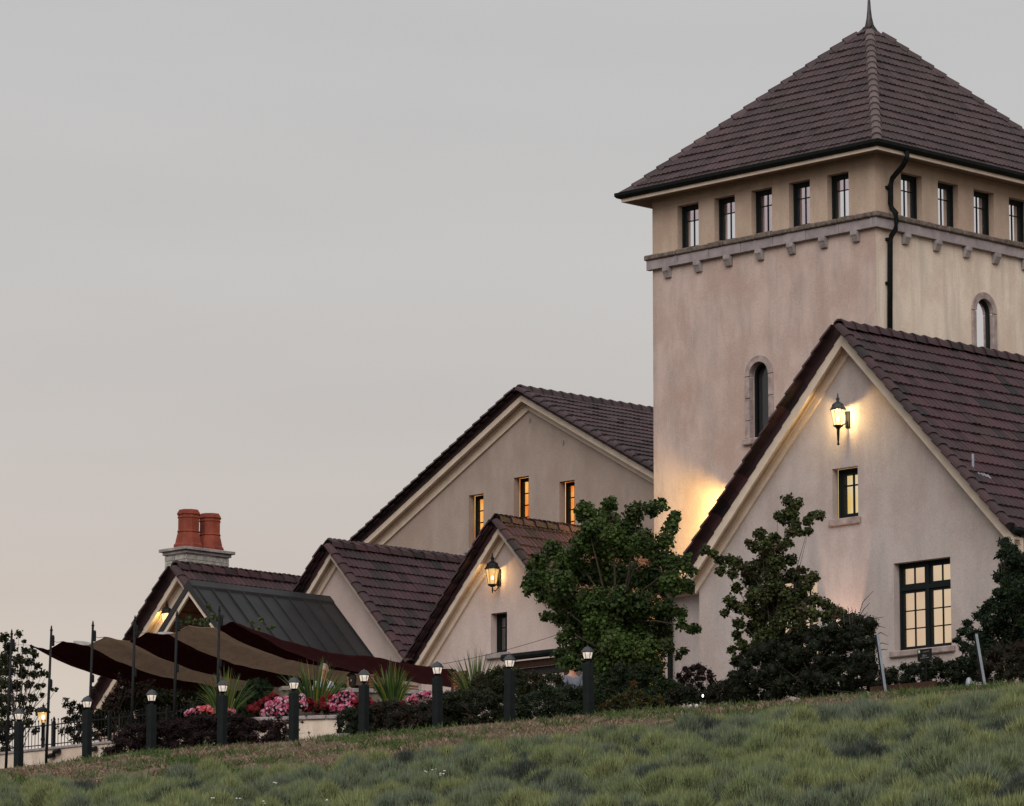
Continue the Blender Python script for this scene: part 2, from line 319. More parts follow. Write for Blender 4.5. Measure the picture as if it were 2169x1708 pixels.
class Roof:
    """collects pieces (matrix in s,t,z space), then makes the ones that show largest single parts and joins the rest"""
    def __init__(s,parent,org,mat,key): s.p=parent; s.org=Vector(org); s.mat=mat; s.k=key; s.items=[]
    def put(s,kind,geo,M,mat=None,clip=None): s.items.append((kind,geo,M,mat or s.mat,clip))
    def slope(s,O,e,g,L,H,clip=None):
        e=Vector(e).normalized(); g=Vector(g).normalized(); n=e.cross(g); O=Vector(O)
        rows=int(math.ceil(H/EXPO-.2)); cols=int(math.ceil(L/PITCH_X))
        for i in range(rows):
            y=i*EXPO-.03; lo,hi=(0,L) if clip is None else clip(i*EXPO+.18); off=0
            for j in range(cols):
                x=j*PITCH_X+off; 
                if x+PITCH_X<=lo+.02 or x>=hi-.02: continue
                jz=random.uniform(-.006,.010)+(.012 if random.random()<.03 else 0); tw=random.uniform(-.012,.012)
                M=Matrix((( e[0],g[0],n[0],0),(e[1],g[1],n[1],0),(e[2],g[2],n[2],0),(0,0,0,1)))
                M=Matrix.Translation(O+e*x+g*y+n*jz)@M@Matrix.Rotation(tw,4,'Z')
                cl=None
                if clip and (x<lo or x+PITCH_X>hi): cl=(lo-x,hi-x)
                s.put('roof_tile',(TV,TF),M,clip=cl)
    def run(s,kind,geo,A,B,up,step,mat=None):
        A=Vector(A);B=Vector(B);g=(B-A).normalized(); n=Vector(up); n=(n-g*n.dot(g)).normalized(); e=g.cross(n); D=(B-A).length
        k=max(1,int(round(D/step)))
        for i in range(k):
            M=Matrix(((e[0],g[0],n[0],0),(e[1],g[1],n[1],0),(e[2],g[2],n[2],0),(0,0,0,1)))
            s.put(kind,geo,Matrix.Translation(A+g*(D*i/k)+n*random.uniform(-.004,.004))@M,mat)
    def finish(s,limit=300):
        sc=[]
        for idx,(kind,geo,M,mat,cl) in enumerate(s.items):
            c=M@Vector((.16,.18,.03)); px,py=pix(*c); nrm=M.to_3x3()@Vector((0,0,1)); vis=-20<px<2190 and -20<py<1728
            d=(nrm.dot(-c.normalized()))   # facing
            sc.append((vis,d,c.length,idx))
        cand=[x for x in sc if x[0] and s.items[x[3]][4] is None and (x[1]>.02 or s.items[x[3]][0]!='roof_tile')]
        cand.sort(key=lambda x:(s.items[x[3]][0]=='roof_tile',x[2]))
        ind=set(x[3] for x in cand[:limit]); T0=Matrix.Translation(-s.org)
        rest={}
        for idx,(kind,geo,M,mat,cl) in enumerate(s.items):
            if idx in ind:
                me=shared(kind+'_'+mat.name+str(id(geo[0])),geo[0],geo[1],mat)
                o=bpy.data.objects.new(kind,me); COL.objects.link(o); o.parent=s.p; o.matrix_basis=T0@M
            else: rest.setdefault(mat.name,[mat,[],[],[]]); r=rest[mat.name]; self_add(r,geo,T0@M,cl)
        for nm,(mat,V,Fc,R) in rest.items():
            me=bpy.data.meshes.new('roof_tiles'); me.from_pydata(V,[],Fc); me.materials.append(mat); me.update()
            a=me.attributes.new('rnd','FLOAT','POINT'); a.data.foreach_set('value',R)
            o=bpy.data.objects.new('roof_tiles',me); COL.objects.link(o); o.parent=s.p; o['kind']='stuff'
def self_add(r,geo,M,cl):
    n=len(r[1]); v=[(Vector((min(max(p[0],cl[0]),cl[1]),p[1],p[2])) if cl else Vector(p)) for p in geo[0]]
    r[1].extend(tuple(M@p) for p in v); r[2].extend(tuple(i+n for i in f) for f in geo[1]); r[3].extend([random.random()]*len(v))
CAP=capmesh(); HIPCAP=capmesh(.15,.085,.42,.88,.06); RK1=rakemesh(1); RK2=rakemesh(-1)
# ---------------------------------------------------------------- walls with openings
def plane(face,c):
    # returns map (u,d,z)->(s,t,z); d grows into the building
    return (lambda u,d,z:(c+d,u,z)) if face=='S' else (lambda u,d,z:(u,c+d,z))
def wall(parent,name,face,c,outer,holes,reveal,mat,rmat=None,thick=None):
    m=plane(face,c); loops=[[Vector((u,z,0)) for u,z in outer]]+[[Vector((u,z,0)) for u,z in h] for h in holes]
    flat=[p for l in loops for p in l]; tris=tessellate_polygon(loops)
    mb=MB(); mb.add([m(p[0],0,p[1]) for p in flat],[tuple(t) for t in tris])
    for h in holes:
        n=len(h); mb.add([m(u,0,z) for u,z in h]+[m(u,reveal,z) for u,z in h],[(i,(i+1)%n,(i+1)%n+n,i+n) for i in range(n)])
    return mb.build(name,mat,parent)
def rect(u0,u1,z0,z1): u0,u1=sorted((u0,u1)); return [(u0,z0),(u1,z0),(u1,z1),(u0,z1)]
def bx(mb,m,u0,u1,d0,d1,z0,z1): return mb.box(m(u0,d0,z0),m(u1,d1,z1))
def window(parent,face,c,u0,u1,z0,z1,rec=.17,cols=2,rows=(.3,1),glassm=None,fw=.055,sw=.05,mun=.022,sill=None,sillmat=None,room=None,roomd=.6,depth=.09,panemats=None):
    """frame mesh 'window' with sub-parts pane, muntin, sill, lit_room. rows: fractions from the top of each muntin line"""
    m=plane(face,c); u0,u1=sorted((u0,u1)); glassm=glassm or GLR; mb=MB()
    for a,b,p,q in ((u0,u0+fw,z0,z1),(u1-fw,u1,z0,z1),(u0+fw,u1-fw,z0,z0+fw),(u0+fw,u1-fw,z1-fw,z1)): bx(mb,m,a,b,rec,rec+depth,p,q)
    a0,a1,b0,b1=u0+fw,u1-fw,z0+fw,z1-fw
    for a,b,p,q in ((a0,a0+sw,b0,b1),(a1-sw,a1,b0,b1),(a0+sw,a1-sw,b0,b0+sw),(a0+sw,a1-sw,b1-sw,b1)): bx(mb,m,a,b,rec+.02,rec+depth-.01,p,q)
    win=mb.build('window',FRAME,parent); a0+=sw;a1-=sw;b0+=sw;b1-=sw
    ys=[b1-(b1-b0)*r for r in rows]; ytop=b1; gd=rec+depth*.6
    for ri,y in enumerate(ys):
        for k in range(cols):
            ua=a0+(a1-a0)*k/cols; ub=a0+(a1-a0)*(k+1)/cols; g=MB(); bx(g,m,ua+.002,ub-.002,gd,gd+.008,y+.002,ytop-.002)
            g.build('pane',(panemats[ri] if panemats else glassm),win)
        if y>b0+.01:
            q=MB(); bx(q,m,a0,a1,gd-.018,gd+.012+.008,y-mun/2,y+mun/2); q.build('muntin',FRAME,win)
        ytop=y
    for k in range(1,cols):
        ua=a0+(a1-a0)*k/cols; q=MB(); bx(q,m,ua-mun/2,ua+mun/2,gd-.021,gd+.023,b0,b1); q.build('muntin',FRAME,win)
    if sill:
        q=MB(); bx(q,m,u0-sill[0],u1+sill[0],-sill[1],rec+.03,z0-sill[2],z0+.004); q.build('sill',sillmat or STONE,win,bevel=.015)
    if room:
        q=MB(); D=rec+depth+roomd; e=.15
        P=[m(u0-e,D,z0-e),m(u1+e,D,z0-e),m(u1+e,D,z1+e),m(u0-e,D,z1+e),m(u0-e,rec+depth+.01,z0-e),m(u1+e,rec+depth+.01,z0-e),m(u1+e,rec+depth+.01,z1+e),m(u0-e,rec+depth+.01,z1+e)]
        q.add(P,[(0,1,2,3),(0,4,5,1),(1,5,6,2),(2,6,7,3),(3,7,4,0)]); q.build('lit_room',room,win)
    return win
GZ=8.2
def gable_roof(root,rf,sf,sb,tp,zp,tl,tr,slope,mat_key,ov=.4,wall_s=None,trim=True,bd=.20,trim2=True,backslope=True):
    """tile surface front edge at s=sf, ridge (tp,zp), eaves at tl (left) and tr (right); slope = dz/dt"""
    c=1/math.sqrt(1+slope*slope); L=sb-sf
    zl=zp-(tl-tp)*slope; zr=zp-(tp-tr)*slope
    R=Roof(rf,ORG[root.name],mat_key,'')
    Hr=(tp-tr)/c; Hl=(tl-tp)/c
    R.slope((sf+.10,tr,zr),(1,0,0),(0,c,slope*c),L-.1,Hr)
    R.slope((sb,tl,zl),(-1,0,0),(0,-c,slope*c),L-.1,Hl)
    nr=Vector((0,-slope*c,c)); nl=Vector((0,slope*c,c))
    R.run('rake_tile',RK2,Vector((sf,tr,zr))+nr*.02,Vector((sf,tp-.05,zp-.05*slope))+nr*.02,nr,EXPO)
    R.run('rake_tile',RK1,Vector((sf,tl,zl))+nl*.02,Vector((sf,tp+.05,zp-.05*slope))+nl*.02,nl,EXPO)
    R.run('ridge_tile',CAP,(sf-.03,tp,zp+.06),(sb,tp,zp+.06),(0,0,1),.40)
    R.finish()
    return zl,zr
def deck(root,sf,sb,tp,zp,tl,tr,slope,th=.09,mat=None):
    mb=MB(); zl=zp-(tl-tp)*slope; zr=zp-(tp-tr)*slope; g=.015
    mb.prism([(tp,zp-g),(tl,zl-g),(tl,zl-th),(tp,zp-th),(tr,zr-th),(tr,zr-g)],'s',sf+.04,sb)
    return mb.build('roof',mat or BEAM,root)
def rake_trim(root,sf,ws,tp,zp,tl,tr,slope,d0=.14,bw=.30,fz=.26):
    def band(s0,s1,a,b,mat,name):
        for te in (tl,tr):
            dz=abs(te-tp)*slope; mb=MB(); mb.prism([(tp,zp-a),(te,zp-dz-a),(te,zp-dz-b),(tp,zp-b)],'s',s0,s1); mb.build(name,mat,root)
    band(sf+.05,sf+.10,d0,d0+bw,TRIM,'barge_board')
    band(sf+.10,ws-.002,d0+.05,d0+.09,TRIM,'soffit')
    band(ws-.07,ws-.003,d0+.09,d0+.09+fz,TRIM,'frieze_board'); band(ws-.10,ws-.071,d0+.091,d0+.09+.09,TRIM,'moulding')
# ================================================================= TOWER
sT,tT=82.0,70.69; tT1=78.19; sT1=sT+8.4; zb=GZ; zbelt0,zbelt1,zcop=22.57,22.80,22.97; zeav=24.36
tower=thing('tower','tall square stucco tower with steep hipped tile roof and spire','tower',(sT,tT,GZ))
ztop=24.55; wt=24.12; wz0=zcop-.02
Lw=[hs(x,430,sT)[1] for x in (1434.8,1479.4,1513,1556.5,1591.4,1635.2,1671,1715.6,1752.5,1798)]; Lw=[(Lw[i+1],Lw[i]) for i in range(0,10,2)]
Rw=[(82.96,83.75),(84.36,85.14),(85.74,86.52),(87.12,87.90),(88.50,89.28)]
arL=(74.23,74.87,17.87,19.42); arR=(85.72,86.37,17.9,21.02)
def arch(u0,u1,z0,zs,n=12):
    r=(u1-u0)/2; c=(u0+u1)/2; return [(u0,z0),(u1,z0)]+[(c+r*math.cos(math.pi*i/n),zs+r*math.sin(math.pi*i/n)*1.05) for i in range(n+1)]
lower_top=zbelt0+.02
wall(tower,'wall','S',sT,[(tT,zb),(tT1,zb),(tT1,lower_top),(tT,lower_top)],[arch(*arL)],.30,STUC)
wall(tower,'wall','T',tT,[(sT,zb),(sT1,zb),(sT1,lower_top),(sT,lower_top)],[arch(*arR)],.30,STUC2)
wall(tower,'upper_wall','S',sT,[(tT,lower_top),(tT1,lower_top),(tT1,ztop),(tT,ztop)],[rect(a,b,wz0,wt) for a,b in Lw],.17,STUCU)
wall(tower,'upper_wall','T',tT,[(sT,lower_top),(sT1,lower_top),(sT1,ztop),(sT,ztop)],[rect(a,b,wz0,wt) for a,b in Rw],.17,STUCU)
mb=MB(); mb.add([(sT,tT1,zb),(sT1,tT1,zb),(sT1,tT1,ztop),(sT,tT1,ztop)],[(0,1,2,3)]); mb.add([(sT1,tT,zb),(sT1,tT1,zb),(sT1,tT1,ztop),(sT1,tT,ztop)],[(0,1,2,3)]); mb.build('wall',STUC,tower)
mb=MB(); mb.add([(sT+.3,tT+.3,22.6),(sT1-.3,tT+.3,22.6),(sT1-.3,tT1-.3,22.6),(sT+.3,tT1-.3,22.6)],[(0,1,2,3)]); mb.add([(sT+.02,tT+.02,24.50),(sT1-.02,tT+.02,24.50),(sT1-.02,tT1-.02,24.50),(sT+.02,tT1-.02,24.50)],[(0,1,2,3)]); mb.build('belvedere_room',DARKIN,tower)
pm=[GLP,GLR]
for i,(a,b) in enumerate(Lw):
    gm=[[GLP,GLR],[GLP,GLR],[GLP,GLP],[GLP,GLP],[GLP,GLR]][i]
    window(tower,'S',sT,a,b,wz0,wt,.17,2,(.30,1),fw=.06,sw=.05,panemats=gm,depth=.12)
for i,(a,b) in enumerate(Rw): window(tower,'T',tT,a,b,wz0,wt,.17,2,(.30,1),GLR,fw=.06,sw=.05,depth=.12)
# belt course: separate stones
def course(z0,z1,proj,mat,name,ln,jit=.0,top=0):
    g=.006
    x=sT-proj; n=round((sT1-sT+2*proj)/ln)
    ss=[sT-proj+(sT1-sT+2*proj)*i/n for i in range(n+1)]
    for i in range(n):
        q=MB(); q.box((ss[i]+g,tT-proj-random.uniform(0,jit),z0+.002),(ss[i+1]-g,tT+.02,z1-random.uniform(0,jit))); q.build(name,mat,tower,bevel=.008+jit*.6)
    n=round((tT1-tT+proj)/ln); ts=[tT+.02+(tT1-tT+proj-.02)*i/n for i in range(n+1)]
    for i in range(n):
        q=MB(); q.box((sT-proj-random.uniform(0,jit),ts[i]+g,z0+.002),(sT+.02,ts[i+1]-g,z1-random.uniform(0,jit))); q.build(name,mat,tower,bevel=.008+jit*.6)
course(zbelt0,zbelt1+.02,.12,BAND,'band_stone',1.14)
course(zbelt1+.02,zcop,.17,ROUGH,'coping_stone',.56,.03)
# corbels
cx=[1412,1477,1541,1608,1675,1743,1811]
for x in cx:
    t=hs(x,500,sT-.08)[1]; q=MB(); q.prism([(sT-.16,zbelt0-.002),(sT+.01,zbelt0-.002),(sT+.01,zbelt0-.27),(sT-.07,zbelt0-.27),(sT-.13,zbelt0-.14),(sT-.16,zbelt0-.10)],'t',t-.10,t+.10); q.build('corbel',STONE,tower,bevel=.01)
for s in (83.05,84.22,85.37,86.5,87.65,88.8):
    q=MB(); q.prism([(tT-.16,zbelt0-.002),(tT+.01,zbelt0-.002),(tT+.01,zbelt0-.27),(tT-.07,zbelt0-.27),(tT-.13,zbelt0-.14),(tT-.16,zbelt0-.10)],'s',s-.10,s+.10); q.build('corbel',STONE,tower,bevel=.01)
# arched windows with stone surround
def arch_window(face,c,u0,u1,z0,zs,w,mat_glass,back,rc=.16):
    m=plane(face,c); r0=(u1-u0)/2; cu=(u0+u1)/2; r1=r0+w; n=14; g=.006
    fr=MB(); 
    def ring(ra,rb,d0,d1,a0,a1,k):
        P=[];
        for i in range(k+1):
            a=a0+(a1-a0)*i/k
            for rr in (ra,rb):
                for d in (d0,d1): P.append(m(cu+rr*math.cos(a),d,zs+rr*math.sin(a)*1.05))
        Fs=[]
        for i in range(k):
            o=4*i; Fs+=[(o,o+4,o+6,o+2),(o+1,o+3,o+7,o+5),(o+2,o+6,o+7,o+3),(o,o+1,o+5,o+4)]
        Fs+=[(0,2,3,1),(4*k,4*k+1,4*k+3,4*k+2)]; return P,Fs
    P_,F_=ring(r0-.06,r0,rc,rc+.1,0,math.pi,n); fr.add(P_,F_)
    bx(fr,m,u0,u0+.06,rc,rc+.1,z0,zs); bx(fr,m,u1-.06,u1,rc,rc+.1,z0,zs); bx(fr,m,u0+.06,u1-.06,rc,rc+.1,z0,z0+.09)
    win=fr.build('window',FRAME,tower)
    g_=MB(); P2=arch(u0+.05,u1-.05,z0+.06,zs); k=len(P2); g_.add([m(u,rc+.05,z) for u,z in P2],[tuple(range(k))]); g_.build('pane',mat_glass,win)
    b_=MB(); b_.add([m(u,.29,z) for u,z in arch(u0,u1,z0,zs)],[tuple(range(k))]); b_.build('blind',back,win)
    for a0,a1 in ((0.01,math.pi/2-.01),(math.pi/2+.01,math.pi-.01)):
        q=MB(); P_,F_=ring(r0-.003,r1,-.05,.12,a0,a1,7); q.add(P_,F_); q.build('arch_stone',SURR,win)
    zz=[z0-.02,z0+(zs-z0)*.28,z0+(zs-z0)*.64,zs-.01]
    for i in range(3):
        for a,b in ((u0-w,u0+.003),(u1-.003,u1+w)):
            q=MB(); bx(q,m,a,b,-.05,.12,zz[i]+.006,zz[i+1]-.006); q.build('jamb_stone',SURR,win,bevel=.012)
    q=MB(); bx(q,m,u0-w-.06,u1+w+.06,-.10,.2,z0-.17,z0-.02); q.build('sill',SURR,win,bevel=.02)
arch_window('S',sT,*arL,.145,GLA,GREYP); arch_window('T',tT,*arR,.15,GLR,DARKIN,.07)
# roof
ov=.56; e0s,e1s,e0t,e1t=sT-ov,sT1+ov,tT-ov,tT1+ov; zE=24.46; apx=((sT+sT1)/2,(tT+tT1)/2,29.0)
mb=MB(); mb.add([(e0s,e0t,zE),(e1s,e0t,zE),(e1s,e1t,zE),(e0s,e1t,zE),apx],[(0,1,4),(1,2,4),(2,3,4),(3,0,4)]); roofT=mb.build('roof',BEAM,tower)
mb=MB(); mb.add([(e0s+.02,e0t+.02,zE-.10),(e1s-.02,e0t+.02,zE-.10),(e1s-.02,e1t-.02,zE-.10),(e0s+.02,e1t-.02,zE-.10),(sT-.01,tT-.01,zE-.04),(sT1,tT-.01,zE-.04),(sT1,tT1,zE-.04),(sT-.01,tT1,zE-.04)],[(0,1,5,4),(1,2,6,5),(2,3,7,6),(3,0,4,7)]); mb.build('soffit',simple('soffit_brown',(.20,.15,.11),.8),tower)
mb=MB()
for a,b in (((e0s,e0t,zE-.11),(e1s,e0t+.05,zE-.02)),((e0s,e0t+.052,zE-.11),(e0s+.05,e1t,zE-.02)),((e0s+.052,e1t-.05,zE-.11),(e1s,e1t,zE-.02)),((e1s-.05,e0t+.052,zE-.11),(e1s,e1t-.052,zE-.02))): mb.box(a,b)
mb.build('fascia',TRIM,tower)
mb=MB(); gz=zE-.015; gp=[(-.13,.14),(-.13,.06),(-.09,.01),(-.03,-.01),(.0,-.005),(.0,.14),(-.02,.14),(-.02,.02),(-.08,.035),(-.11,.07),(-.11,.14)]
def gutter(mb,loop):
    # mitred gutter profile round a rectangle
    n=len(gp); base=len(mb.v)
    for (cs,ct,ds,dt) in loop:
        for o,z in gp: mb.v.append((cs+ds*(-o),ct+dt*(-o),gz+z))
    for k in range(4):
        for i in range(n):
            a=base+k*n+i; b=base+k*n+(i+1)%n; c=base+((k+1)%4)*n+(i+1)%n; d=base+((k+1)%4)*n+i; mb.f.append((a,b,c,d))
gutter(mb,[(e0s,e0t,-1,-1),(e1s,e0t,1,-1),(e1s,e1t,1,1),(e0s,e1t,-1,1)]); mb.build('gutter',GUT,tower)
RT=Roof(roofT,ORG[tower.name],TILET,'')
def hipslope(O,e,inw,L,half):
    rise=apx[2]-zE; H=math.hypot(half,rise); g=Vector((inw[0]*half/H,inw[1]*half/H,rise/H))
    RT.slope(O,e,g,L,H,clip=lambda y:(y/H*L/2,L-y/H*L/2))
Ls=e1s-e0s; Lt=e1t-e0t
hipslope((e0s,e0t,zE),(1,0,0),(0,1),Ls,Lt/2); hipslope((e0s,e1t,zE),(0,-1,0),(1,0),Lt,Ls/2)
hipslope((e1s,e0t,zE),(0,1,0),(-1,0),Lt,Ls/2); hipslope((e1s,e1t,zE),(-1,0,0),(0,-1),Ls,Lt/2)
A=Vector(apx)
for cs,ct in ((e0s,e0t),(e1s,e0t),(e1s,e1t),(e0s,e1t)):
    C=Vector((cs,ct,zE)); RT.run('hip_tile',HIPCAP,C+Vector((0,0,.05)),C.lerp(A,.95)+Vector((0,0,.05)),(0,0,1),.40,RIDGET if (cs,ct)==(e0s,e0t) else TILET)
RT.finish()
mb=MB(); za=28.93
mb.lathe((apx[0],apx[1],za),[(.46,-.30),(.36,-.20),(.24,-.04),(.15,.14),(.095,.34),(.065,.55),(.045,.80),(.012,1.02)],4,math.pi/4*0+0); mb.build('finial',LEAD,tower,smooth=True)
# drainpipe on the right face
dp=MB()
pp=[ht(1921,322,e0t-.07),ht(1921,336,e0t-.10),ht(1912,352,tT-.45),ht(1890,378,tT-.12),ht(1886.5,392,tT-.09),ht(1886.5,432,tT-.09),ht(1889,442,tT-.12),ht(1898,452,tT-.26),ht(1899,470,tT-.28),ht(1897,486,tT-.26),ht(1888,500,tT-.12),ht(1885.5,512,tT-.09),ht(1885,760,tT-.09)]
dp.tube(pp,.066,10); dpo=dp.build('drainpipe',GUT,tower,smooth=True)
for y in (397,507,600):
    p=ht(1880,y,tT-.04); q=MB(); q.box((p[0]-.05,tT-.10,p[2]-.03),(p[0]+.12,tT+.0,p[2]+.03)); q.build('pipe_bracket',GUT,dpo)
lp=thing('pendant_lamp','small glowing orange lamp inside the tower window nearest the corner','lamp',(sT+.6,71.93,23.4))
mb=MB(); mb.lathe((sT+.6,71.93,23.62),[(.03,.2),(.07,.16),(.08,0),(.05,-.05)][::-1],8); mb.build('lamp_shade',ORGL,lp)
mb=MB(); mb.tube([(sT+.6,71.93,23.8),(sT+.6,71.93,24.5)],.01,6); mb.build('cord',IRON,lp)
# ================================================================= WALL LANTERNS
def lantern(label,p,wall_s,kind,power,col,h=.62,glassm=None,tail=True,group='carriage lanterns fixed to the gable walls',rootname='wall_lantern'):
    """p: centre of the glass body (s,t,z); fixed to the wall plane at wall_s"""
    glassm=glassm or LAMPG; r=thing(rootname,label,'lantern',(wall_s,p[1],p[2]-.3),group)
    k=h/.62; s,t,z=p; N=6
    q=MB(); q.lathe((s,t,z),[(.155*k,.15*k),(.165*k,.165*k),(.12*k,.23*k),(.115*k,.27*k),(.09*k,.29*k),(.03*k,.33*k),(.03*k,.36*k),(.045*k,.38*k),(.02*k,.41*k),(.012*k,.48*k),(.004*k,.50*k)],N,.2,); q.build('hood',IRON if kind!='verdigris' else BOLLCAP,r)
    q=MB(); q.lathe((s,t,z),[(.078*k,-.16*k),(.135*k,.15*k)],N,.2); q.build('lamp_glass',glassm,r)
    q=MB()
    for i in range(N):
        a=.2+2*math.pi*i/N; q.tube([(s+.082*k*math.cos(a),t+.082*k*math.sin(a),z-.165*k),(s+.141*k*math.cos(a),t+.141*k*math.sin(a),z+.155*k)],.006*k,4)
    q.lathe((s,t,z),[(.04*k,-.21*k),(.10*k,-.175*k),(.10*k,-.155*k)],N,.2); q.build('cage',IRON,r)
    q=MB(); q.lathe((s,t,z),[(.02,-.07),(.035,-.04),(.035,-.01),(.012,.02)],8); q.build('bulb',BULB,r)
    if tail:
        q=MB(); q.lathe((s,t,z),[(.008*k,-.56*k),(.03*k,-.54*k),(.018*k,-.5*k),(.03*k,-.30*k),(.03*k,-.24*k),(.055*k,-.22*k),(.02*k,-.20*k)],8); q.build('tail',IRON,r)
    else:
        q=MB(); q.tube([(s,t,z-.18*k),(s+.02,t,z-.27*k),(s+.1,t,z-.29*k),(wall_s-.03,t,z-.2*k)],.012,6); q.lathe((s,t,z),[(.004,-.34*k),(.022,-.28*k),(.015,-.2*k)],6); q.build('scroll',IRON,r)
    q=MB(); q.box((wall_s-.03,t-.06,z-.17*k),(wall_s-.002,t+.06,z+.16*k)); q.tube([(s,t,z-.18*k),((s+wall_s)/2,t,z-.13*k),(wall_s-.02,t,z-.05*k)],.014,6); q.build('bracket',IRON,r)
    lamp_light(r,(s,t,z+.06),power,col,.03); return r
# ================================================================= WING 1 (big gable, right)
s1=72.0; f1=71.6; tp1,zp1,sl1=62.78,17.69,1.045; tl1,tr1=67.36,58.20; s1b=82.6
w1=thing('gabled_house','steep gabled stucco house in front of the tower with two lit windows','house',(s1,tp1,GZ))
r1=deck(w1,f1,s1b,tp1,zp1,tl1,tr1,sl1); gable_roof(w1,r1,f1,s1b,tp1,zp1,tl1,tr1,sl1,TILE)
wl,wr=67.30,58.62; ins=.25
sw_=[hs(x,1000,s1)[1] for x in (1762.6,1816.9)]; zs_=(hs(1762.6,1102,s1)[2],hs(1762.6,994,s1)[2])
bw=[hs(x,1200,s1)[1] for x in (1892.7,2012.9)]; zb_=(hs(1892.7,1381,s1)[2],hs(1892.7,1194,s1)[2]); bw2=(2*tp1-bw[1],2*tp1-bw[0])
def gw(tp,zp,tl,tr,sl,zb=GZ,ins=.22): return [(tr,zb),(tl,zb),(tl,zp-(tl-tp)*sl-ins),(tp,zp-ins),(tr,zp-(tp-tr)*sl-ins)]
wall(w1,'wall','S',s1,gw(tp1,zp1,wl,wr,sl1),[rect(*sw_,*zs_),rect(*bw,*zb_),rect(*bw2,*zb_)],.18,STUC3)
mb=MB(); mb.add([(s1,wl,GZ),(s1b,wl,GZ),(s1b,wl,zp1-(wl-tp1)*sl1-.2),(s1,wl,zp1-(wl-tp1)*sl1-.2)],[(0,1,2,3)]); mb.add([(s1,wr,GZ),(s1b,wr,GZ),(s1b,wr,zp1-(tp1-wr)*sl1-.2),(s1,wr,zp1-(tp1-wr)*sl1-.2)],[(0,1,2,3)]); mb.build('wall',STUC3,w1)
rake_trim(w1,f1,s1,tp1,zp1,tl1,tr1,sl1,.11,.27,.28)
window(w1,'S',s1,*sw_,*zs_,rec=.20,cols=2,rows=(.27,1),glassm=GLC,fw=.07,sw=.06,mun=.03,sill=(.08,.07,.14),sillmat=SURR,room=ROOMY,roomd=.5,depth=.15)
def bigwin(bw,zb_,tag):
    m=plane('S',s1); u0,u1=sorted(bw); z0,z1=zb_; rec=.18
    mb=MB(); 
    for a,b,p,q in ((u0,u0+.06,z0,z1),(u1-.06,u1,z0,z1),(u0+.06,u1-.06,z0,z0+.05),(u0+.06,u1-.06,z1-.06,z1)): bx(mb,m,a,b,rec,rec+.10,p,q)
    uc=(u0+u1)/2; zt_=z1-(z1-z0)*.29; bx(mb,m,uc-.045,uc+.045,rec-.01,rec+.10,z0+.05,z1-.06); bx(mb,m,u0+.06,u1-.06,rec-.014,rec+.10,zt_-.04,zt_+.05)
    win=mb.build('window',FRAME,w1)
    for a,b in ((u0+.06,uc-.045),(uc+.045,u1-.06)):
        for (p,q,rows) in ((zt_+.05,z1-.06,1),(z0+.05,zt_-.04,3)):
            f=MB(); e=.05
            for aa,bb,pp_,qq in ((a,a+e,p,q),(b-e,b,p,q),(a+e,b-e,p,p+e),(a+e,b-e,q-e,q)): bx(f,m,aa,bb,rec+.02,rec+.08,pp_,qq)
            f.build('sash',FRAME,win); A0,A1,P0,P1=a+e,b-e,p+e,q-e
            for k in range(2):
                for r in range(rows):
                    g=MB(); bx(g,m,A0+(A1-A0)*k/2+.003,A0+(A1-A0)*(k+1)/2-.003,rec+.045,rec+.052,P0+(P1-P0)*r/rows+.003,P0+(P1-P0)*(r+1)/rows-.003); g.build('pane',GLC,win)
            g=MB(); bx(g,m,(A0+A1)/2-.014,(A0+A1)/2+.014,rec+.03,rec+.06,P0,P1); g.build('muntin',FRAME,win)
            for r in range(1,rows):
                g=MB(); z=P0+(P1-P0)*r/rows; bx(g,m,A0,A1,rec+.033,rec+.063,z-.012,z+.012); g.build('muntin',FRAME,win)
    q=MB(); bx(q,m,u0-.11,u1+.11,-.08,rec+.02,z0-.13,z0+.004); q.build('sill',SURR,win,bevel=.02)
    D=2.6; q=MB(); e=.3
    P=[m(u0-e-1.2,D,z0-e),m(u1+e,D,z0-e),m(u1+e,D,z1+e),m(u0-e-1.2,D,z1+e),m(u0-e-1.2,.31,z0-e),m(u1+e,.31,z0-e),m(u1+e,.31,z1+e),m(u0-e-1.2,.31,z1+e)]
    q.add(P,[(0,1,2,3),(0,4,5,1),(1,5,6,2),(2,6,7,3),(3,7,4,0)]); q.build('lit_room',ROOM,win)
    q=MB(); bx(q,m,u0-1.4,u1+.2,1.5,1.62,z1-.10+.28,z1-.02+.28); bx(q,m,u0-1.4,u1+.2,D-.15,D-.02,z1-.30+.28,z1-.20+.28); q.build('ceiling_strip',ROOMW,win)
    q=MB(); bx(q,m,u0-1.2,u1+.2,D-.4,D-.05,z0+.3,z0+.62); bx(q,m,u0-.9,u0-.4,D-.5,D-.06,z0+.62,z0+1.0); q.build('cabinet',ROOMD,win)
    q=MB(); bx(q,m,u0-.1,u0+.12,D-.5,D-.42,z0+.62,z0+1.05); bx(q,m,u0+.5,u0+.9,D-.56,D-.5,z0+.55,z0+.66); q.build('papers',ROOMW,win)
bigwin(bw,zb_,''); bigwin(bw2,zb_,'')
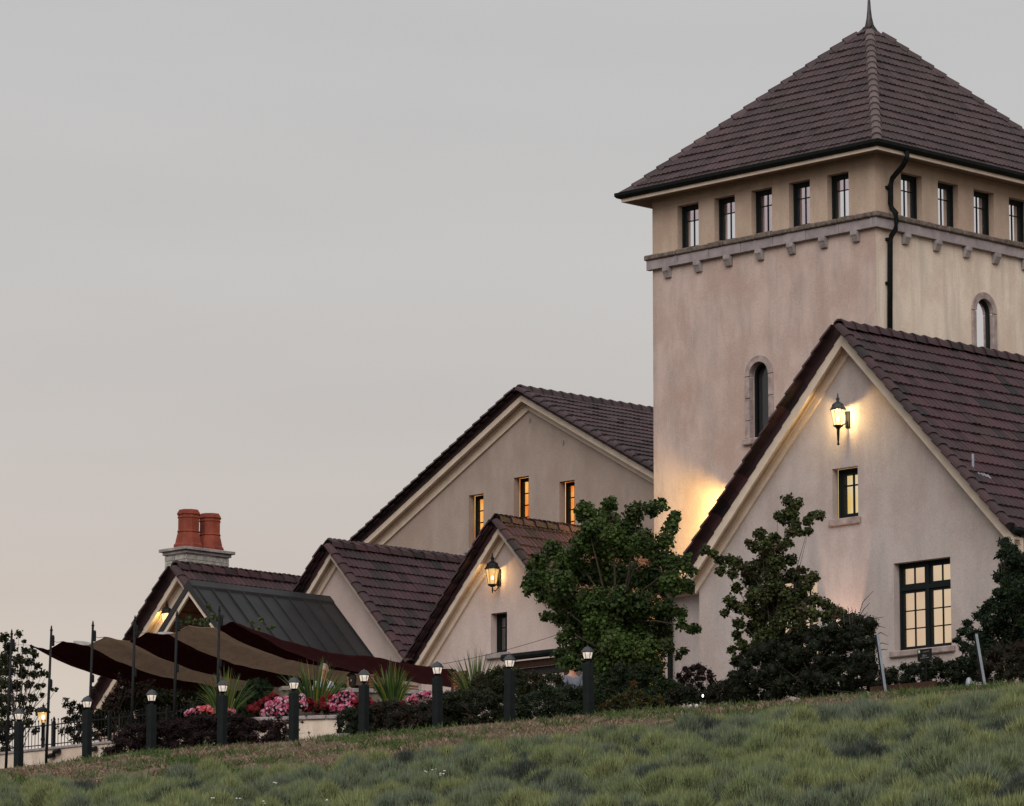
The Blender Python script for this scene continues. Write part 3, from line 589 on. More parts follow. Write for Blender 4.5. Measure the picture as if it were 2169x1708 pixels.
# small roof vent and light lichen patch
v=hs(2058,990,f1+.9); 
def roofpt(px,py,tp,zp,sl,off=.05):
    # hit the right slope z=zp-(tp-t)*sl
    r=ray(px,py); k=(zp-tp*sl+off)/(r[2]-r[1]*sl); return (r[0]*k,r[1]*k,r[2]*k)
v=roofpt(2061,992,tp1,zp1,sl1); mb=MB(); mb.tube([(v[0],v[1],v[2]-.1),(v[0],v[1],v[2]+.30)],.028,8); mb.build('vent_pipe',STAKE,w1)
v=roofpt(2076,998,tp1,zp1,sl1,.10); q=MB()
for i in range(4): q.add([(v[0]+.09*i-.15,v[1]-.02*i,v[2]-.02*i),(v[0]+.09*i-.08,v[1]-.02*i,v[2]-.02*i),(v[0]+.09*i-.08,v[1]-.09-.02*i,v[2]-.09-.02*i),(v[0]+.09*i-.15,v[1]-.09-.02*i,v[2]-.09-.02*i)],[(0,1,2,3)])
q.build('lichen_patch',STAKE,w1)
# right-hand eave gutter
mb=MB(); mb.tube([(f1-.02,tr1-.06,zp1-(tp1-tr1)*sl1-.03),(s1b,tr1-.06,zp1-(tp1-tr1)*sl1-.03)],.075,8); mb.build('gutter',GUT,w1)
mb=MB(); mb.tube([(f1+.2,tr1-.06,12.9),(s1+.3,wr-.02,12.45),(s1+.3,wr-.07,GZ)],.05,8); mb.build('drainpipe',GUT,w1)
pl=hs(1775,885,s1-.33); lantern('lit lantern with long tail high on the big right gable',pl,s1,'verdigris',100,(1,.68,.28),.66)
# link wall left of wing 1, with its little eave roof and dark drainpipe
lw=thing('link_wall','low stucco link between gabled houses with small tiled eave, behind the leafy tree','wall',(74.2,68.5,GZ))
sL=73.6; tLk=hs(1408,1220,sL)[1]; zl_=hs(1440,1250,sL)[2]
mb=MB(); mb.add([(sL,wl-.02,GZ),(sL,tLk,GZ),(sL,tLk,zl_),(sL,wl-.02,zl_)],[(0,1,2,3)]); mb.build('wall',STUC3,lw)
mb=MB(); mb.box((sL-.10,wl+.0,zl_-.17),(sL-.002,tLk,zl_-.002)); mb.build('cornice',TRIM,lw)
mb=MB(); mb.prism([(sL-.35,zl_+.01),(sL+8.35,zl_+2.4),(sL+8.35,zl_+.01)],'t',wl-.01,tLk); lr=mb.build('roof',BEAM,lw)
RL=Roof(lr,ORG[lw.name],TILE,''); sl_=2.39/8.7; c_=1/math.sqrt(1+sl_**2); RL.slope((sL-.42,tLk,zl_+.02),(0,-1,0),(c_,0,sl_*c_),tLk-wl+.02,8.7); RL.finish(40)
mb=MB(); mb.tube([(sL-.44,tLk,zl_-.02),(sL-.44,wl,zl_-.02)],.07,8); mb.build('gutter',GUT,lw)
p=hs(1420,1250,sL-.1); mb=MB(); mb.tube([(sL-.42,p[1],zl_-.05),(sL-.12,p[1],zl_-.35),(sL-.12,p[1],GZ)],.06,8); mb.build('drainpipe',GUT,lw)
# tower wall lantern hidden behind the rake: the glow on the tower wall
pt=hs(1538,1108,sT-.9); lantern('wall lantern on the tower, mostly behind the big gable roof, lighting the wall yellow',(sT-.9,pt[1],pt[2]),sT,'iron',2600,(1,.68,.20),.7)
# ================================================================= HALL (wide gable behind)
sH=88.0; fH=87.6; tpH,zpH,slH=88.68,21.42,.54; tlH,trH=96.6,80.6
hall=thing('hall','wide gabled stucco hall behind the small gables, three narrow orange-lit windows','hall',(sH,tpH,GZ))
rH=deck(hall,fH,100,tpH,zpH,tlH,trH,slH); gable_roof(hall,rH,fH,100,tpH,zpH,tlH,trH,slH,TILEH)
hw=[]
for a,b,y in ((993,1024.2,1049.8),(1088.2,1120.2,1012.6),(1185,1217.4,1021)):
    t1_,t0_=hs(a,1100,sH)[1],hs(b,1100,sH)[1]; zt__=hs(a,y,sH)[2]; hw.append((t0_,t1_,zt__))
hz0=hs(993,1163,sH)[2]; hh=hw[0][2]-hz0
wall(hall,'wall','S',sH,gw(tpH,zpH,tlH-.1,trH+.1,slH),[rect(a,b,z-hh,z) for a,b,z in hw],.22,STUCH)
mb=MB(); mb.add([(sH,tlH-.1,GZ),(100,tlH-.1,GZ),(100,tlH-.1,zpH-(tlH-tpH)*slH-.2),(sH,tlH-.1,zpH-(tlH-tpH)*slH-.2)],[(0,1,2,3)]); mb.build('wall',STUCH,hall)
rake_trim(hall,fH,sH,tpH,zpH,tlH,trH,slH,.11,.17,.30)
for a,b,z in hw: window(hall,'S',sH,a,b,z-hh,z,rec=.25,cols=2,rows=(.25,.5,.75,1),glassm=GLC,fw=.05,sw=.045,mun=.028,depth=.12,sill=(.10,.10,.13),sillmat=STONE,room=ROOMO,roomd=.45)
q=MB(); p=hs(1121,885,sH-.05); q.tube([p,(p[0],p[1],p[2]-.12)],.02,6); p2=hs(1192,932,sH-.05); q.tube([p2,(p2[0],p2[1],p2[2]-.12)],.02,6); q.build('wall_hook',STONE,hall)
# ================================================================= GABLE 2 and GABLE 3 (small twin gables)
s2=77.0; f2=76.65
tp2,zp2,sl2=78.39,15.60,1.06; h2=3.13
g2=thing('gabled_house','small gabled stucco house with hanging lantern and one dark window, left of the leafy tree','house',(s2,tp2,GZ))
r2=deck(g2,f2,88,tp2,zp2,tp2+h2,tp2-h2-1.0,sl2); gable_roof(g2,r2,f2,88,tp2,zp2,tp2+h2,tp2-h2-1.0,sl2,TILE)
w2=(hs(1074,1300,s2)[1],hs(1039.8,1300,s2)[1]); z2=(hs(1039.8,1386,s2)[2],hs(1039.8,1300.3,s2)[2])
wall(g2,'wall','S',s2,[(tp2-h2-.9,GZ),(tp2+h2-.02,GZ),(tp2+h2-.02,zp2-(h2-.02)*sl2-.22),(tp2,zp2-.22),(tp2-h2-.9,zp2-(h2+.9)*sl2-.22)],[rect(*w2,*z2)],.2,STUCG)
rake_trim(g2,f2,s2,tp2,zp2,tp2+h2-.03,tp2-h2-.95,sl2,.09,.20,.26)
window(g2,'S',s2,*w2,*z2,rec=.20,cols=2,rows=(.30,1),glassm=GLD,fw=.05,sw=.05,mun=.022,sill=(.12,.10,.13),sillmat=STONE,room=DARKIN,roomd=.8)
pl=hs(1043,1222,s2-.24); lantern('amber-lit black lantern on the small gable left of the leafy tree',pl,s2,'iron',26,(1,.60,.22),.74,LAMPG2,tail=False)
tp3,zp3,sl3=84.48,15.58,1.06; h3=3.06
g3=thing('gabled_house','small gabled stucco house with blank wall, second from left of the gables','house',(s2,tp3,GZ))
g3h=h3; r3=deck(g3,f2,88,tp3,zp3,tp3+h3+.6,tp3-g3h,sl3); gable_roof(g3,r3,f2,88,tp3,zp3,tp3+h3+.6,tp3-g3h,sl3,TILE)
wall(g3,'wall','S',s2,[(tp3-h3+.02,GZ),(tp3+h3+.5,GZ),(tp3+h3+.5,zp3-(h3+.5)*sl3-.22),(tp3,zp3-.22),(tp3-h3+.02,zp3-(h3-.02)*sl3-.22)],[],.2,STUCG)
rake_trim(g3,f2,s2,tp3,zp3,tp3+h3+.55,tp3-h3+.03,sl3,.09,.20,.26)
# ================================================================= GABLE 4 (left house) with chimney
f4=73.7; s4=74.05; tp4=hs(372,1192.8,f4)[1]; zp4=hs(372,1192.8,f4)[2]; pe=hs(196,1484.8,f4); sl4=(zp4-pe[2])/(pe[1]-tp4); zp4-=.14; tl4=pe[1]+.25; tr4=tp4-2.9
g4=thing('gabled_house','leftmost gabled stucco house with stone chimney, behind the shade sail','house',(s4,tp4,GZ))
r4=deck(g4,f4,86,tp4,zp4,tl4,tr4,sl4); gable_roof(g4,r4,f4,86,tp4,zp4,tl4,tr4,sl4,TILE)
wall(g4,'wall','S',s4,[(tr4+.05,GZ),(tl4-.1,GZ),(tl4-.1,zp4-(tl4-.1-tp4)*sl4-.22),(tp4,zp4-.22),(tr4+.05,zp4-(tp4-tr4-.05)*sl4-.22)],[],.2,STUC)
mb=MB(); mb.add([(s4,tl4-.1,GZ),(86,tl4-.1,GZ),(86,tl4-.1,zp4-(tl4-tp4)*sl4-.1),(s4,tl4-.1,zp4-(tl4-tp4)*sl4-.1)],[(0,1,2,3)]); mb.build('wall',STUC,g4)
rake_trim(g4,f4,s4,tp4,zp4,tl4,tr4+.02,sl4,.10,.20,.30)
pl=hs(353,1313,s4-.17); lantern('lit black lantern on the leftmost gable beside the metal porch roof',pl,s4,'iron',32,(1,.62,.18),.62,LAMPG,tail=False)
# chimney
tc0=tp4+.55; C0=ht(394,1158,tc0); sc0=C0[0]; zc1=C0[2]
wS=.0
pL=hs(349.5,1172,sc0); pR=ht(485,1180,tc0); tc1=pL[1]; sc1=pR[0]
ch=thing('chimney','pale stone chimney stack with two tall terracotta pots','chimney',(sc0,tc0,13.2))
core=MB(); core.box((sc0+.03,tc0+.03,13.0),(sc1-.03,tc1-.03,zc1-.14)); core.build('stack_core',simple('mortar',(.26,.24,.22),.95,bmp=.3),ch)
z=13.0; row=0; top=zc1-.16
while z<top-.02:
    hgt=min(random.choice((.075,.095,.12)),top-z)
    for face in (0,1):
        L0,L1=(sc0,sc1) if face==0 else (tc0+.04,tc1); x=L0
        while x<L1-.01:
            ln=random.uniform(.16,.42); e=min(L1,x+ln); 
            if L1-e<.1: e=L1
            pr=random.uniform(.0,.018); q=MB()
            if face==0: q.box((x+.006,tc0-pr,z+.006),(e-.006,tc0+.05,z+hgt-.004))
            else: q.box((sc0-pr,x+.006,z+.006),(sc0+.05,e-.006,z+hgt-.004))
            if z>13.6: q.build('stone',CHST,ch)
            x=e
    z+=hgt; row+=1
mb=MB(); mb.box((sc0-.05,tc0-.05,zc1-.16),(sc1+.05,tc1+.05,zc1-.08)); mb.box((sc0-.12,tc0-.12,zc1-.078),(sc1+.12,tc1+.12,zc1+.0)); mb.build('cap_slab',STONE,ch,bevel=.01)
for xx,yb,sc_,nm in ((399,1161,1.0,0),(444,1166,.97,1)):
    tt=(tc0+tc1)/2; pc=ht(xx,yb,tt); k=sc_; H=1.02
    pf=[(.40,0),(.40,.10),(.36,.14),(.345,.22),(.30,.40),(.285,.42),(.31,.435),(.31,.455),(.285,.47),(.285,.78),(.305,.795),(.305,.815),(.29,.83),(.29,.865),(.32,.88),(.32,.91),(.30,.925),(.30,.95),(.27,.965),(.265,1.0),(.19,1.0),(.18,.93)]
    q=MB(); q.lathe((pc[0],tt,zc1+.002),[(r*k*.99,z*H*k) for r,z in pf],8,math.pi/8); q.build('chimney_pot',TERRA,ch,label=['nearer, slightly taller terracotta pot','terracotta pot behind'][nm])
# ================================================================= METAL-ROOFED PORCH
tpP=84.8; P0=hs(400,1236,72.28); fP=P0[0]; tpP=P0[1]; zpP=P0[2]; slP=1.06
pe=hs(788,1391,s2); hP=tpP-pe[1]; slP=(zpP-pe[2])/hP; tlP,trP=tpP+2.6,tpP-hP-.9
po=thing('porch','open gabled porch with dark standing seam metal roof and cream barge boards','porch',(fP,tpP,GZ))
mb=MB(); zl5=zpP-(tlP-tpP)*slP; zr5=zpP-(tpP-trP)*slP
mb.prism([(tpP,zpP),(tlP,zl5),(tlP,zl5-.10),(tpP,zpP-.10),(trP,zr5-.10),(trP,zr5)],'s',fP,s2-.003); prf=mb.build('roof',SEAM,po)
npan=9; 
for side,te,ze in ((1,trP,zr5),(-1,tlP,zl5)):
    nv=Vector((0,-side*slP,1)).normalized()
    for i in range(npan):
        a=fP+.12+(s2-.02-fP-.12)*i/npan; b=fP+.12+(s2-.02-fP-.12)*(i+1)/npan; q=MB()
        P=[Vector((a+.012,tpP-side*.05,zpP-.05*slP)),Vector((b-.012,tpP-side*.05,zpP-.05*slP)),Vector((b-.012,te,ze)),Vector((a+.012,te,ze))]
        off=nv*.006; up=nv*random.uniform(.012,.016); q.add([p+off for p in P]+[p+up for p in P],[(0,3,2,1),(4,5,6,7),(0,1,5,4),(1,2,6,5),(2,3,7,6),(3,0,4,7)]); q.build('metal_panel',SEAM,prf)
    for i in range(npan+1):
        a=fP+.12+(s2-.02-fP-.12)*i/npan; q=MB(); P=[Vector((a-.013,tpP-side*.05,zpP-.05*slP)),Vector((a+.013,tpP-side*.05,zpP-.05*slP)),Vector((a+.013,te,ze)),Vector((a-.013,te,ze))]
        q.add([p for p in P]+[p+nv*.055 for p in P],[(0,3,2,1),(4,5,6,7),(0,1,5,4),(1,2,6,5),(2,3,7,6),(3,0,4,7)]); q.build('seam',SEAM,prf)
    q=MB(); P=[Vector((fP-.03,tpP,zpP+.03)),Vector((fP+.10,tpP,zpP+.03)),Vector((fP+.10,te,ze+.03)),Vector((fP-.03,te,ze+.03))]; dn=Vector((0,0,-.20))
    q.add([p for p in P]+[p+dn for p in P],[(0,1,2,3),(7,6,5,4),(0,4,5,1),(1,5,6,2),(2,6,7,3),(3,7,4,0)]); q.build('edge_flashing',SEAM,prf)
q=MB(); q.prism([(tpP,zpP+.10),(tpP+.16,zpP+.10-.16*slP),(tpP+.16,zpP+.02-.16*slP),(tpP,zpP+.02),(tpP-.16,zpP+.02-.16*slP),(tpP-.16,zpP+.10-.16*slP)],'s',fP-.02,s2-.004); q.build('ridge_cap',SEAM,prf)
for te in (tlP,trP):
    dz=abs(te-tpP)*slP; q=MB(); q.prism([(tpP,zpP-.171),(te,zpP-dz-.171),(te,zpP-dz-.30),(tpP,zpP-.30)],'s',fP+.0,fP+.06); q.build('barge_board',TRIM,po)
# timber boards lining the porch ceiling and back gable
for te,sg_ in ((tlP,1),(trP,-1)):
    for i in range(10):
        a=i/10; b=(i+1)/10-.012; q=MB()
        P=[]
        for ff in (a,b): 
            tt=tpP+(te-tpP)*ff; zz=zpP-abs(tt-tpP)*slP-.12; P+= [(fP+.08,tt,zz),(s2-.01,tt,zz)]
        P+= [(p[0],p[1],p[2]-.02) for p in P]; q.add(P,[(0,1,3,2),(4,6,7,5),(0,4,5,1),(2,3,7,6),(0,2,6,4),(1,5,7,3)]); q.build('ceiling_board',WOOD,po)
q=MB(); q.box((fP+.08,tpP-2.0,zpP-2.35),(fP+.28,tpP+2.0,zpP-2.12)); q.build('tie_beam',DWOOD,po)
for i in range(9):
    z0=zpP-2.1+i*.21; hw_=max(.1,(zpP-z0-.45)/slP); q=MB(); q.box((s4+1.2,tpP-hw_,z0+.005),(s4+1.25,tpP+hw_,z0+.20)); q.build('gable_board',DWOOD,po)
for tt in (tpP-1.9,tpP+1.9):
    q=MB(); q.box((fP+.1,tt-.08,GZ),(fP+.26,tt+.08,zpP-2.35)); q.build('post',DWOOD,po)
# ================================================================= LOW VERANDA right of gable 2
vp=thing('veranda','low veranda with dark gutter and beam below the small gable wall','veranda',(74,76,GZ))
sV=74.6; A=hs(1092,1386,sV); B=hs(1240,1379,sV); tA=hs(1070,1386,sV)[1]; tB=72.2; zV=hs(1100,1386,sV)[2]
q=MB(); q.prism([(sV,zV),(s2-.002,zV+.35),(s2-.002,zV+.27),(sV,zV-.08)],'t',tA,tB); q.build('roof',BEAM,vp)
q=MB(); q.tube([(sV-.08,tA,zV-.06),(sV-.08,tB,zV-.06)],.085,8); q.build('gutter',GUT,vp)
q=MB(); q.box((sV+.03,tA-.2,zV-.32),(sV+.13,tB,zV-.16)); q.build('fascia_board',DWOOD,vp); q=MB(); q.box((sV+.14,tA-.25,zV-.50),(sV+.30,tB,zV-.322)); q.build('beam',BEAM,vp)
for tt in (tA-.35,(tA+tB)/2,tB+.2):
    q=MB(); q.box((sV+.15,tt-.1,GZ),(sV+.32,tt+.1,zV-.502)); q.build('post',DWOOD,vp)
q=MB(); q.box((s2-.6,tA-.5,GZ),(s2-.5,tB,zV-1.1)); q.build('railing_wall',DWOOD,vp)
# string across the small gable
q=MB(); pts=[]; a=Vector(hs(860,1420,s2-1.6)); b=Vector(hs(1250,1322,s2-1.6))
for i in range(13): u=i/12; p=a.lerp(b,u); p.z-=.12*math.sin(math.pi*u); pts.append(p)
q.tube(pts,.006,4); single('overhead_cable','thin cable strung across the wall of the small lantern gable','cable',q,IRON,tuple(a))
# ================================================================= PATIO TERRACE
# the raised terrace floor: a real slab with a stone-capped retaining wall in front of the gables
TA_=Vector(hs(596,1454.5,63.5)); TB_=Vector(hs(985,1464.5,67.0)); zTer=(TA_.z+TB_.z)/2; zFl=zTer-.70; TA_.z=TB_.z=zTer
def slab(mb,a,b,nrm,w0,w1,z0,z1):
    P=[a+nrm*w0,b+nrm*w0,b+nrm*w1,a+nrm*w1]; mb.add([(p.x,p.y,z0) for p in P]+[(p.x,p.y,z1) for p in P],[(3,2,1,0),(4,5,6,7),(0,1,5,4),(1,2,6,5),(2,3,7,6),(3,0,4,7)])
tn=Vector((-(TB_-TA_).y,(TB_-TA_).x,0)).normalized()
ter=thing('terrace_wall','low stone-capped terrace wall between the flower beds and the seating','wall',tuple(TA_-Vector((0,0,.8))))
q=MB(); slab(q,TA_,TB_,tn,0,.25,8.2,zTer-.09); q.build('wall',ROUGH,ter)
n=8
for i in range(n):
    q=MB(); slab(q,TA_.lerp(TB_,i/n+.002),TA_.lerp(TB_,(i+1)/n-.002),tn,-.05,.32,zTer-.089,zTer); q.build('coping_stone',CAPST,ter,bevel=.01)
pf=MB(); slab(pf,TA_,TB_,tn,.3,7.0,8.25,zFl); t_=single('patio_floor',None,None,pf,STONE,(70,72,8.3),kind='structure')
# ================================================================= FOLIAGE TOOLS
def unit(v): return v/np.maximum(np.linalg.norm(v,axis=-1,keepdims=True),1e-9)
SHAPES={'round':(np.array([[0,0,0],[-.46,.22,-.10],[-.42,.66,-.12],[0,1.05,0],[.42,.66,-.12],[.46,.22,-.10]]),np.array([[0,3,2,1],[0,5,4,3]])),
 'kite':(np.array([[0,0,0],[-.26,.45,-.08],[0,1,0],[.26,.45,-.08]]),np.array([[0,3,2,1]])),
 'petal':(np.array([[-.4,.1,0],[-.45,.7,.12],[.45,.7,.12],[.4,.1,0]]),np.array([[0,3,2,1]]))}
LEAFK=.72
def leaf_arrays(blobs,count,L,pal,shape='kite',squash=.9,out=.7,shell=.45,droop=.25,var=.25,flat=0.0,rg=None):
    g=rg or RNG; B=np.array(blobs,float); r2=B[:,3]**2; n=np.maximum(3,(r2/r2.sum()*count).astype(int)); idx=np.repeat(np.arange(len(B)),n); N=len(idx)
    d=unit(g.normal(size=(N,3))); rad=B[idx,3]*(g.random(N)**shell)
    P=B[idx,:3]+d*rad[:,None]*np.array([1,1,squash])
    nrm=unit(d*out+g.normal(size=(N,3))*.6+np.array([0,0,.35])); ax=unit(np.cross(nrm,g.normal(size=(N,3)))); ax=unit(ax+np.array([0,0,-droop])); ax=unit(ax-nrm*(ax*nrm).sum(1,keepdims=True)); sd=np.cross(ax,nrm)
    sh,fc=SHAPES[shape]; ln=L*(.45+.95*g.random(N)); 
    V=P[:,None,:]+ (sd[:,None,:]*sh[None,:,0:1]+ax[:,None,:]*sh[None,:,1:2]+nrm[:,None,:]*sh[None,:,2:3])*ln[:,None,None]
    k=sh.shape[0]; Fc=(fc[None]+ (np.arange(N)*k)[:,None,None]).reshape(-1,4)
    pal_=np.array([p[:3] for p in pal],float)*LEAFK; wt_=np.array([p[3] for p in pal],float); wt_/=wt_.sum()
    ci=g.choice(len(pal_),N,p=wt_); bc=g.choice(len(pal_),len(B),p=wt_)   # each spray leans to one colour
    c=.6*pal_[ci]+.4*pal_[bc[idx]]; c=c*(1+var*(g.random((N,1))*2-1))
    return V.reshape(-1,3),Fc,np.repeat(c,k,axis=0)
def px_blobs(lst,s0,depth=.5,jit=0,g=None):
    """screen sketch of a crown -> 3D clumps standing about the plane s=s0, each with its own depth"""
    out=[]; 
    for b in lst:
        x,y,r=b[:3]; s=s0+(b[3] if len(b)>3 else random.uniform(-depth,depth)); p=hs(x,y,s); Y=sa*p[0]+ca*p[1]
        out.append((p[0],p[1],p[2],r/F*Y*1.0))
    return out
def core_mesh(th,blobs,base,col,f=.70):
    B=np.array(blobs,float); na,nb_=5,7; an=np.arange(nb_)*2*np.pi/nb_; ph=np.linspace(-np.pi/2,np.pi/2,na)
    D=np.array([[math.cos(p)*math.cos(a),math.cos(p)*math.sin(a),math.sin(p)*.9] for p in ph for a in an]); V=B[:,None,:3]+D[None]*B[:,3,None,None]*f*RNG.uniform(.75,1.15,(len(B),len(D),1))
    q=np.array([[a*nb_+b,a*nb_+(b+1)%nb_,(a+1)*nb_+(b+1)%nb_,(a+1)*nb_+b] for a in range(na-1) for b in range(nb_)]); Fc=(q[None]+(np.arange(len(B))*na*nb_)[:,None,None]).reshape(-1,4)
    np_mesh('shaded_inner_foliage',V.reshape(-1,3),Fc,LEAF,th,base,np.tile(np.array(col),(len(B)*len(D),1)),kind='stuff')  # opaque inner mass; shade between the leaves is put into its dark tint
def plant(name,label,cat,blobs,base,count,L,pal,shape='kite',group=None,trunk=.04,limbs=True,mat=None,crown='crown',every=1,bark=None,core=0,swell=1.0,**k):
    blobs=[(b[0],b[1],b[2],b[3]*swell) for b in blobs]
    th=thing(name,label,cat,base,group); V,Fc,T=leaf_arrays(blobs,count,L,pal,shape,**k)
    np_mesh(crown,V,Fc,mat or LEAF,th,base,T,kind='stuff')
    if core: core_mesh(th,blobs,base,[x*.30 for x in pal[0][:3]],core)  # leaf colour darkened to paint the shade inside the crown
    if limbs:
        mb=MB(); b=Vector(base); c=Vector(np.mean(np.array(blobs)[:,:3],axis=0)); fork=b.lerp(c,.35)
        mb.tube([b-Vector((0,0,.1)),b.lerp(fork,.5)+Vector((.02,.02,0)),fork,fork.lerp(c,.6)],[trunk,trunk*.85,trunk*.7,trunk*.35],7)
        for bl in blobs[::every]:
            q=Vector(bl[:3]); st=b.lerp(c,random.uniform(.3,.9)); mid=st.lerp(q,.5)+Vector((0,0,random.uniform(-.05,.12)))
            mb.tube([st,mid,q],[trunk*.33,trunk*.2,trunk*.06],5,False)
        mb.build('trunk',bark or BARK,th,smooth=True)
    return th
G1=(.035,.060,.012,3); G2=(.055,.090,.018,2); G3=(.022,.038,.010,2); G4=(.085,.115,.025,.6); OL=(.060,.065,.020,1); RB=(.045,.018,.012,1); DK=(.012,.020,.008,2)
BU=(.028,.010,.012,3); BU2=(.045,.014,.016,1); BR=(.05,.028,.018,1)
# ---- leafy tree in front of the link wall
T1=[(1240,1082,20),(1292,1068,15),(1278,1098,22),(1262,1118,22),(1345,1085,20),(1380,1078,16),(1402,1072,12),(1332,1112,24),(1300,1135,24),(1428,1098,13),(1419,1118,16),(1410,1145,18),(1247,1122,18),(1235,1150,24),(1275,1160,30),(1320,1160,30),(1365,1150,28),(1398,1180,26),(1430,1195,22),(1462,1208,13),(1455,1180,9),
(1172,1165,20),(1145,1190,18),(1196,1188,24),(1215,1178,18),(1128,1225,17),(1155,1225,24),(1190,1235,28),(1235,1210,30),(1280,1215,34),(1330,1220,34),(1380,1225,32),(1425,1235,26),(1455,1240,15),(1120,1250,12),(1150,1262,16),(1178,1275,20),(1215,1275,28),(1260,1275,32),(1310,1275,34),(1360,1280,32),(1405,1290,26),(1440,1298,14),(1442,1320,12),(1160,1306,11),(1185,1310,16),(1220,1320,24),(1265,1325,28),(1315,1330,30),(1360,1330,28),(1400,1330,22),(1462,1333,10),(1474,1331,9),
(1195,1350,16),(1230,1365,20),(1275,1370,28),(1325,1375,30),(1370,1378,26),(1410,1370,18),(1448,1378,8),(1436,1388,7),(1190,1388,18),(1215,1400,20),(1250,1408,22),(1290,1415,26),(1335,1420,26),(1375,1420,22),(1205,1335,12),(1300,1100,14),(1140,1240,14)]
T1+=[(1250,1350,26),(1300,1362,30),(1350,1355,28),(1400,1345,22),(1280,1395,28),(1340,1400,28),(1385,1405,22),(1240,1290,26),(1290,1320,28),(1345,1310,26),(1296,1058,8),(1287,1078,10),(1240,1072,10),(1232,1095,12),(1355,1072,9),(1398,1062,8),(1434,1088,8),(1428,1112,9),(1123,1200,9),(1135,1180,8),(1168,1152,9),(1110,1240,6),(1152,1305,6),(1206,1340,10),(1470,1208,6),(1478,1330,6),(1188,1405,10)]
b1=px_blobs(T1,64.2,.8); base1=hs(1320,1500,64.2); base1=(base1[0],base1[1],float(zt(base1[0],base1[1])))
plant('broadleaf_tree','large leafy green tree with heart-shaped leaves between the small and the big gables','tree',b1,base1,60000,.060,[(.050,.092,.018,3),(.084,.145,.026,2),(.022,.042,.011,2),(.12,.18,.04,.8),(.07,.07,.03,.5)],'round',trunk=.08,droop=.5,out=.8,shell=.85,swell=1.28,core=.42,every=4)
T2=[(1668,1060,13),(1688,1068,12),(1675,1085,14),(1648,1090,9),(1660,1098,14),(1736,1092,11),(1720,1090,8),(1712,1105,11),(1684,1110,13),(1712,1125,9),(1695,1128,9),(1676,1128,12),(1610,1130,13),(1588,1150,9),(1622,1150,13),(1640,1140,12),(1600,1158,11),(1650,1160,14),(1668,1150,12),(1625,1172,18),(1495,1165,11),(1512,1172,7),(1525,1185,11),(1545,1185,9),(1560,1192,13),(1528,1208,11),(1580,1205,16),(1610,1200,20),(1645,1190,20),(1675,1185,12),(1552,1215,12),(1595,1228,20),(1640,1225,24),(1680,1218,16),(1700,1208,8),(1722,1222,13),(1708,1240,14),(1560,1245,12),(1620,1258,22),(1660,1258,22),(1695,1260,15),(1545,1275,14),(1535,1298,8),(1560,1285,13),(1585,1290,18),(1625,1295,20),(1665,1298,20),(1700,1290,14),(1728,1270,14),(1722,1300,15),(1750,1280,13),(1765,1290,12),(1565,1320,13),(1600,1330,20),(1640,1340,20),(1560,1345,10),(1572,1365,13),(1550,1375,8),(1590,1385,20),(1562,1400,14),(1630,1380,24),(1690,1330,18),(1755,1305,16),(1780,1300,14)]
T2+=[(1600,1260,20),(1640,1275,22),(1680,1280,18),(1610,1310,20),(1650,1320,20),(1690,1310,16),(1620,1350,22),(1660,1360,20),(1600,1370,16),(1640,1240,18)]
b2=px_blobs(T2,63.8,.5); bb=hs(1640,1490,63.8); base2=(bb[0],bb[1],float(zt(bb[0],bb[1])))
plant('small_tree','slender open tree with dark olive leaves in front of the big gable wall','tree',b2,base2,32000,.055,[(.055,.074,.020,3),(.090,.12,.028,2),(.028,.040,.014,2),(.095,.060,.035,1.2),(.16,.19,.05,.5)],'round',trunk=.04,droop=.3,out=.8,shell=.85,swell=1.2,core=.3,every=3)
# ---- tangled vine mound beside it
VM=[]
rr=random.Random(3)
def mass(poly_top,ybot,step,r,rnd,jit=5):
    L=[]; x=poly_top[0][0]; xe=poly_top[-1][0]
    while x<=xe:
        yt=np.interp(x,[p[0] for p in poly_top],[p[1] for p in poly_top]); yb=ybot if not callable(ybot) else ybot(x); y=yt+r*.8
        while y<yb: L.append((x+rnd.uniform(-jit,jit),y+rnd.uniform(-jit,jit),r*rnd.uniform(.8,1.25))); y+=step
        x+=step
    return L
crest=lambda x:np.interp(x,[0,180,320,620,770,930,1080,1250,1470,1870,2169],[1625,1603,1592,1567,1553,1540,1528,1513,1491,1459,1436])
vm=mass([(1540,1440),(1560,1415),(1600,1370),(1650,1345),(1720,1325),(1775,1318),(1810,1298),(1840,1302),(1855,1325),(1862,1350)],lambda x:crest(x)+4,19,15,rr)
vmb=px_blobs(vm,63.2,.45); bb=hs(1730,1470,63.2); base=(bb[0],bb[1],float(zt(bb[0],bb[1])))
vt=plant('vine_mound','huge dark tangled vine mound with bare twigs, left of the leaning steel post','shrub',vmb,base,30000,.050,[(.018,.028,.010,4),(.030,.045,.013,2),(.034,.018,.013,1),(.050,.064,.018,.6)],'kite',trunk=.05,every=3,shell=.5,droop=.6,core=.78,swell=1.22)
mb=MB()
for (x0,y0,x1,y1,x2,y2) in ((1815,1310,1828,1275,1850,1252),(1812,1312,1830,1290,1842,1278),(1800,1312,1797,1290,1795,1285),(1806,1312,1805,1292,1804,1286),(1788,1315,1786,1295,1785,1288),(1812,1312,1812,1296,1812,1290),(1820,1318,1845,1312,1872,1307),(1840,1325,1858,1325,1874,1330),(1850,1340,1866,1340,1880,1348),(1855,1360,1868,1362,1882,1366),(1856,1372,1870,1376,1880,1376),(1820,1315,1832,1302,1838,1298),(1858,1400,1872,1408,1876,1425),(1860,1425,1872,1427,1888,1428),(1768,1300,1776,1285,1778,1278)):
    a,b,c=[hs(x,y,63.1) for x,y in ((x0,y0+8),(x1,y1),(x2,y2))]; mb.tube([a,b,c],[.012,.008,.004],4,False)
mb.build('twig',BARK,vt)
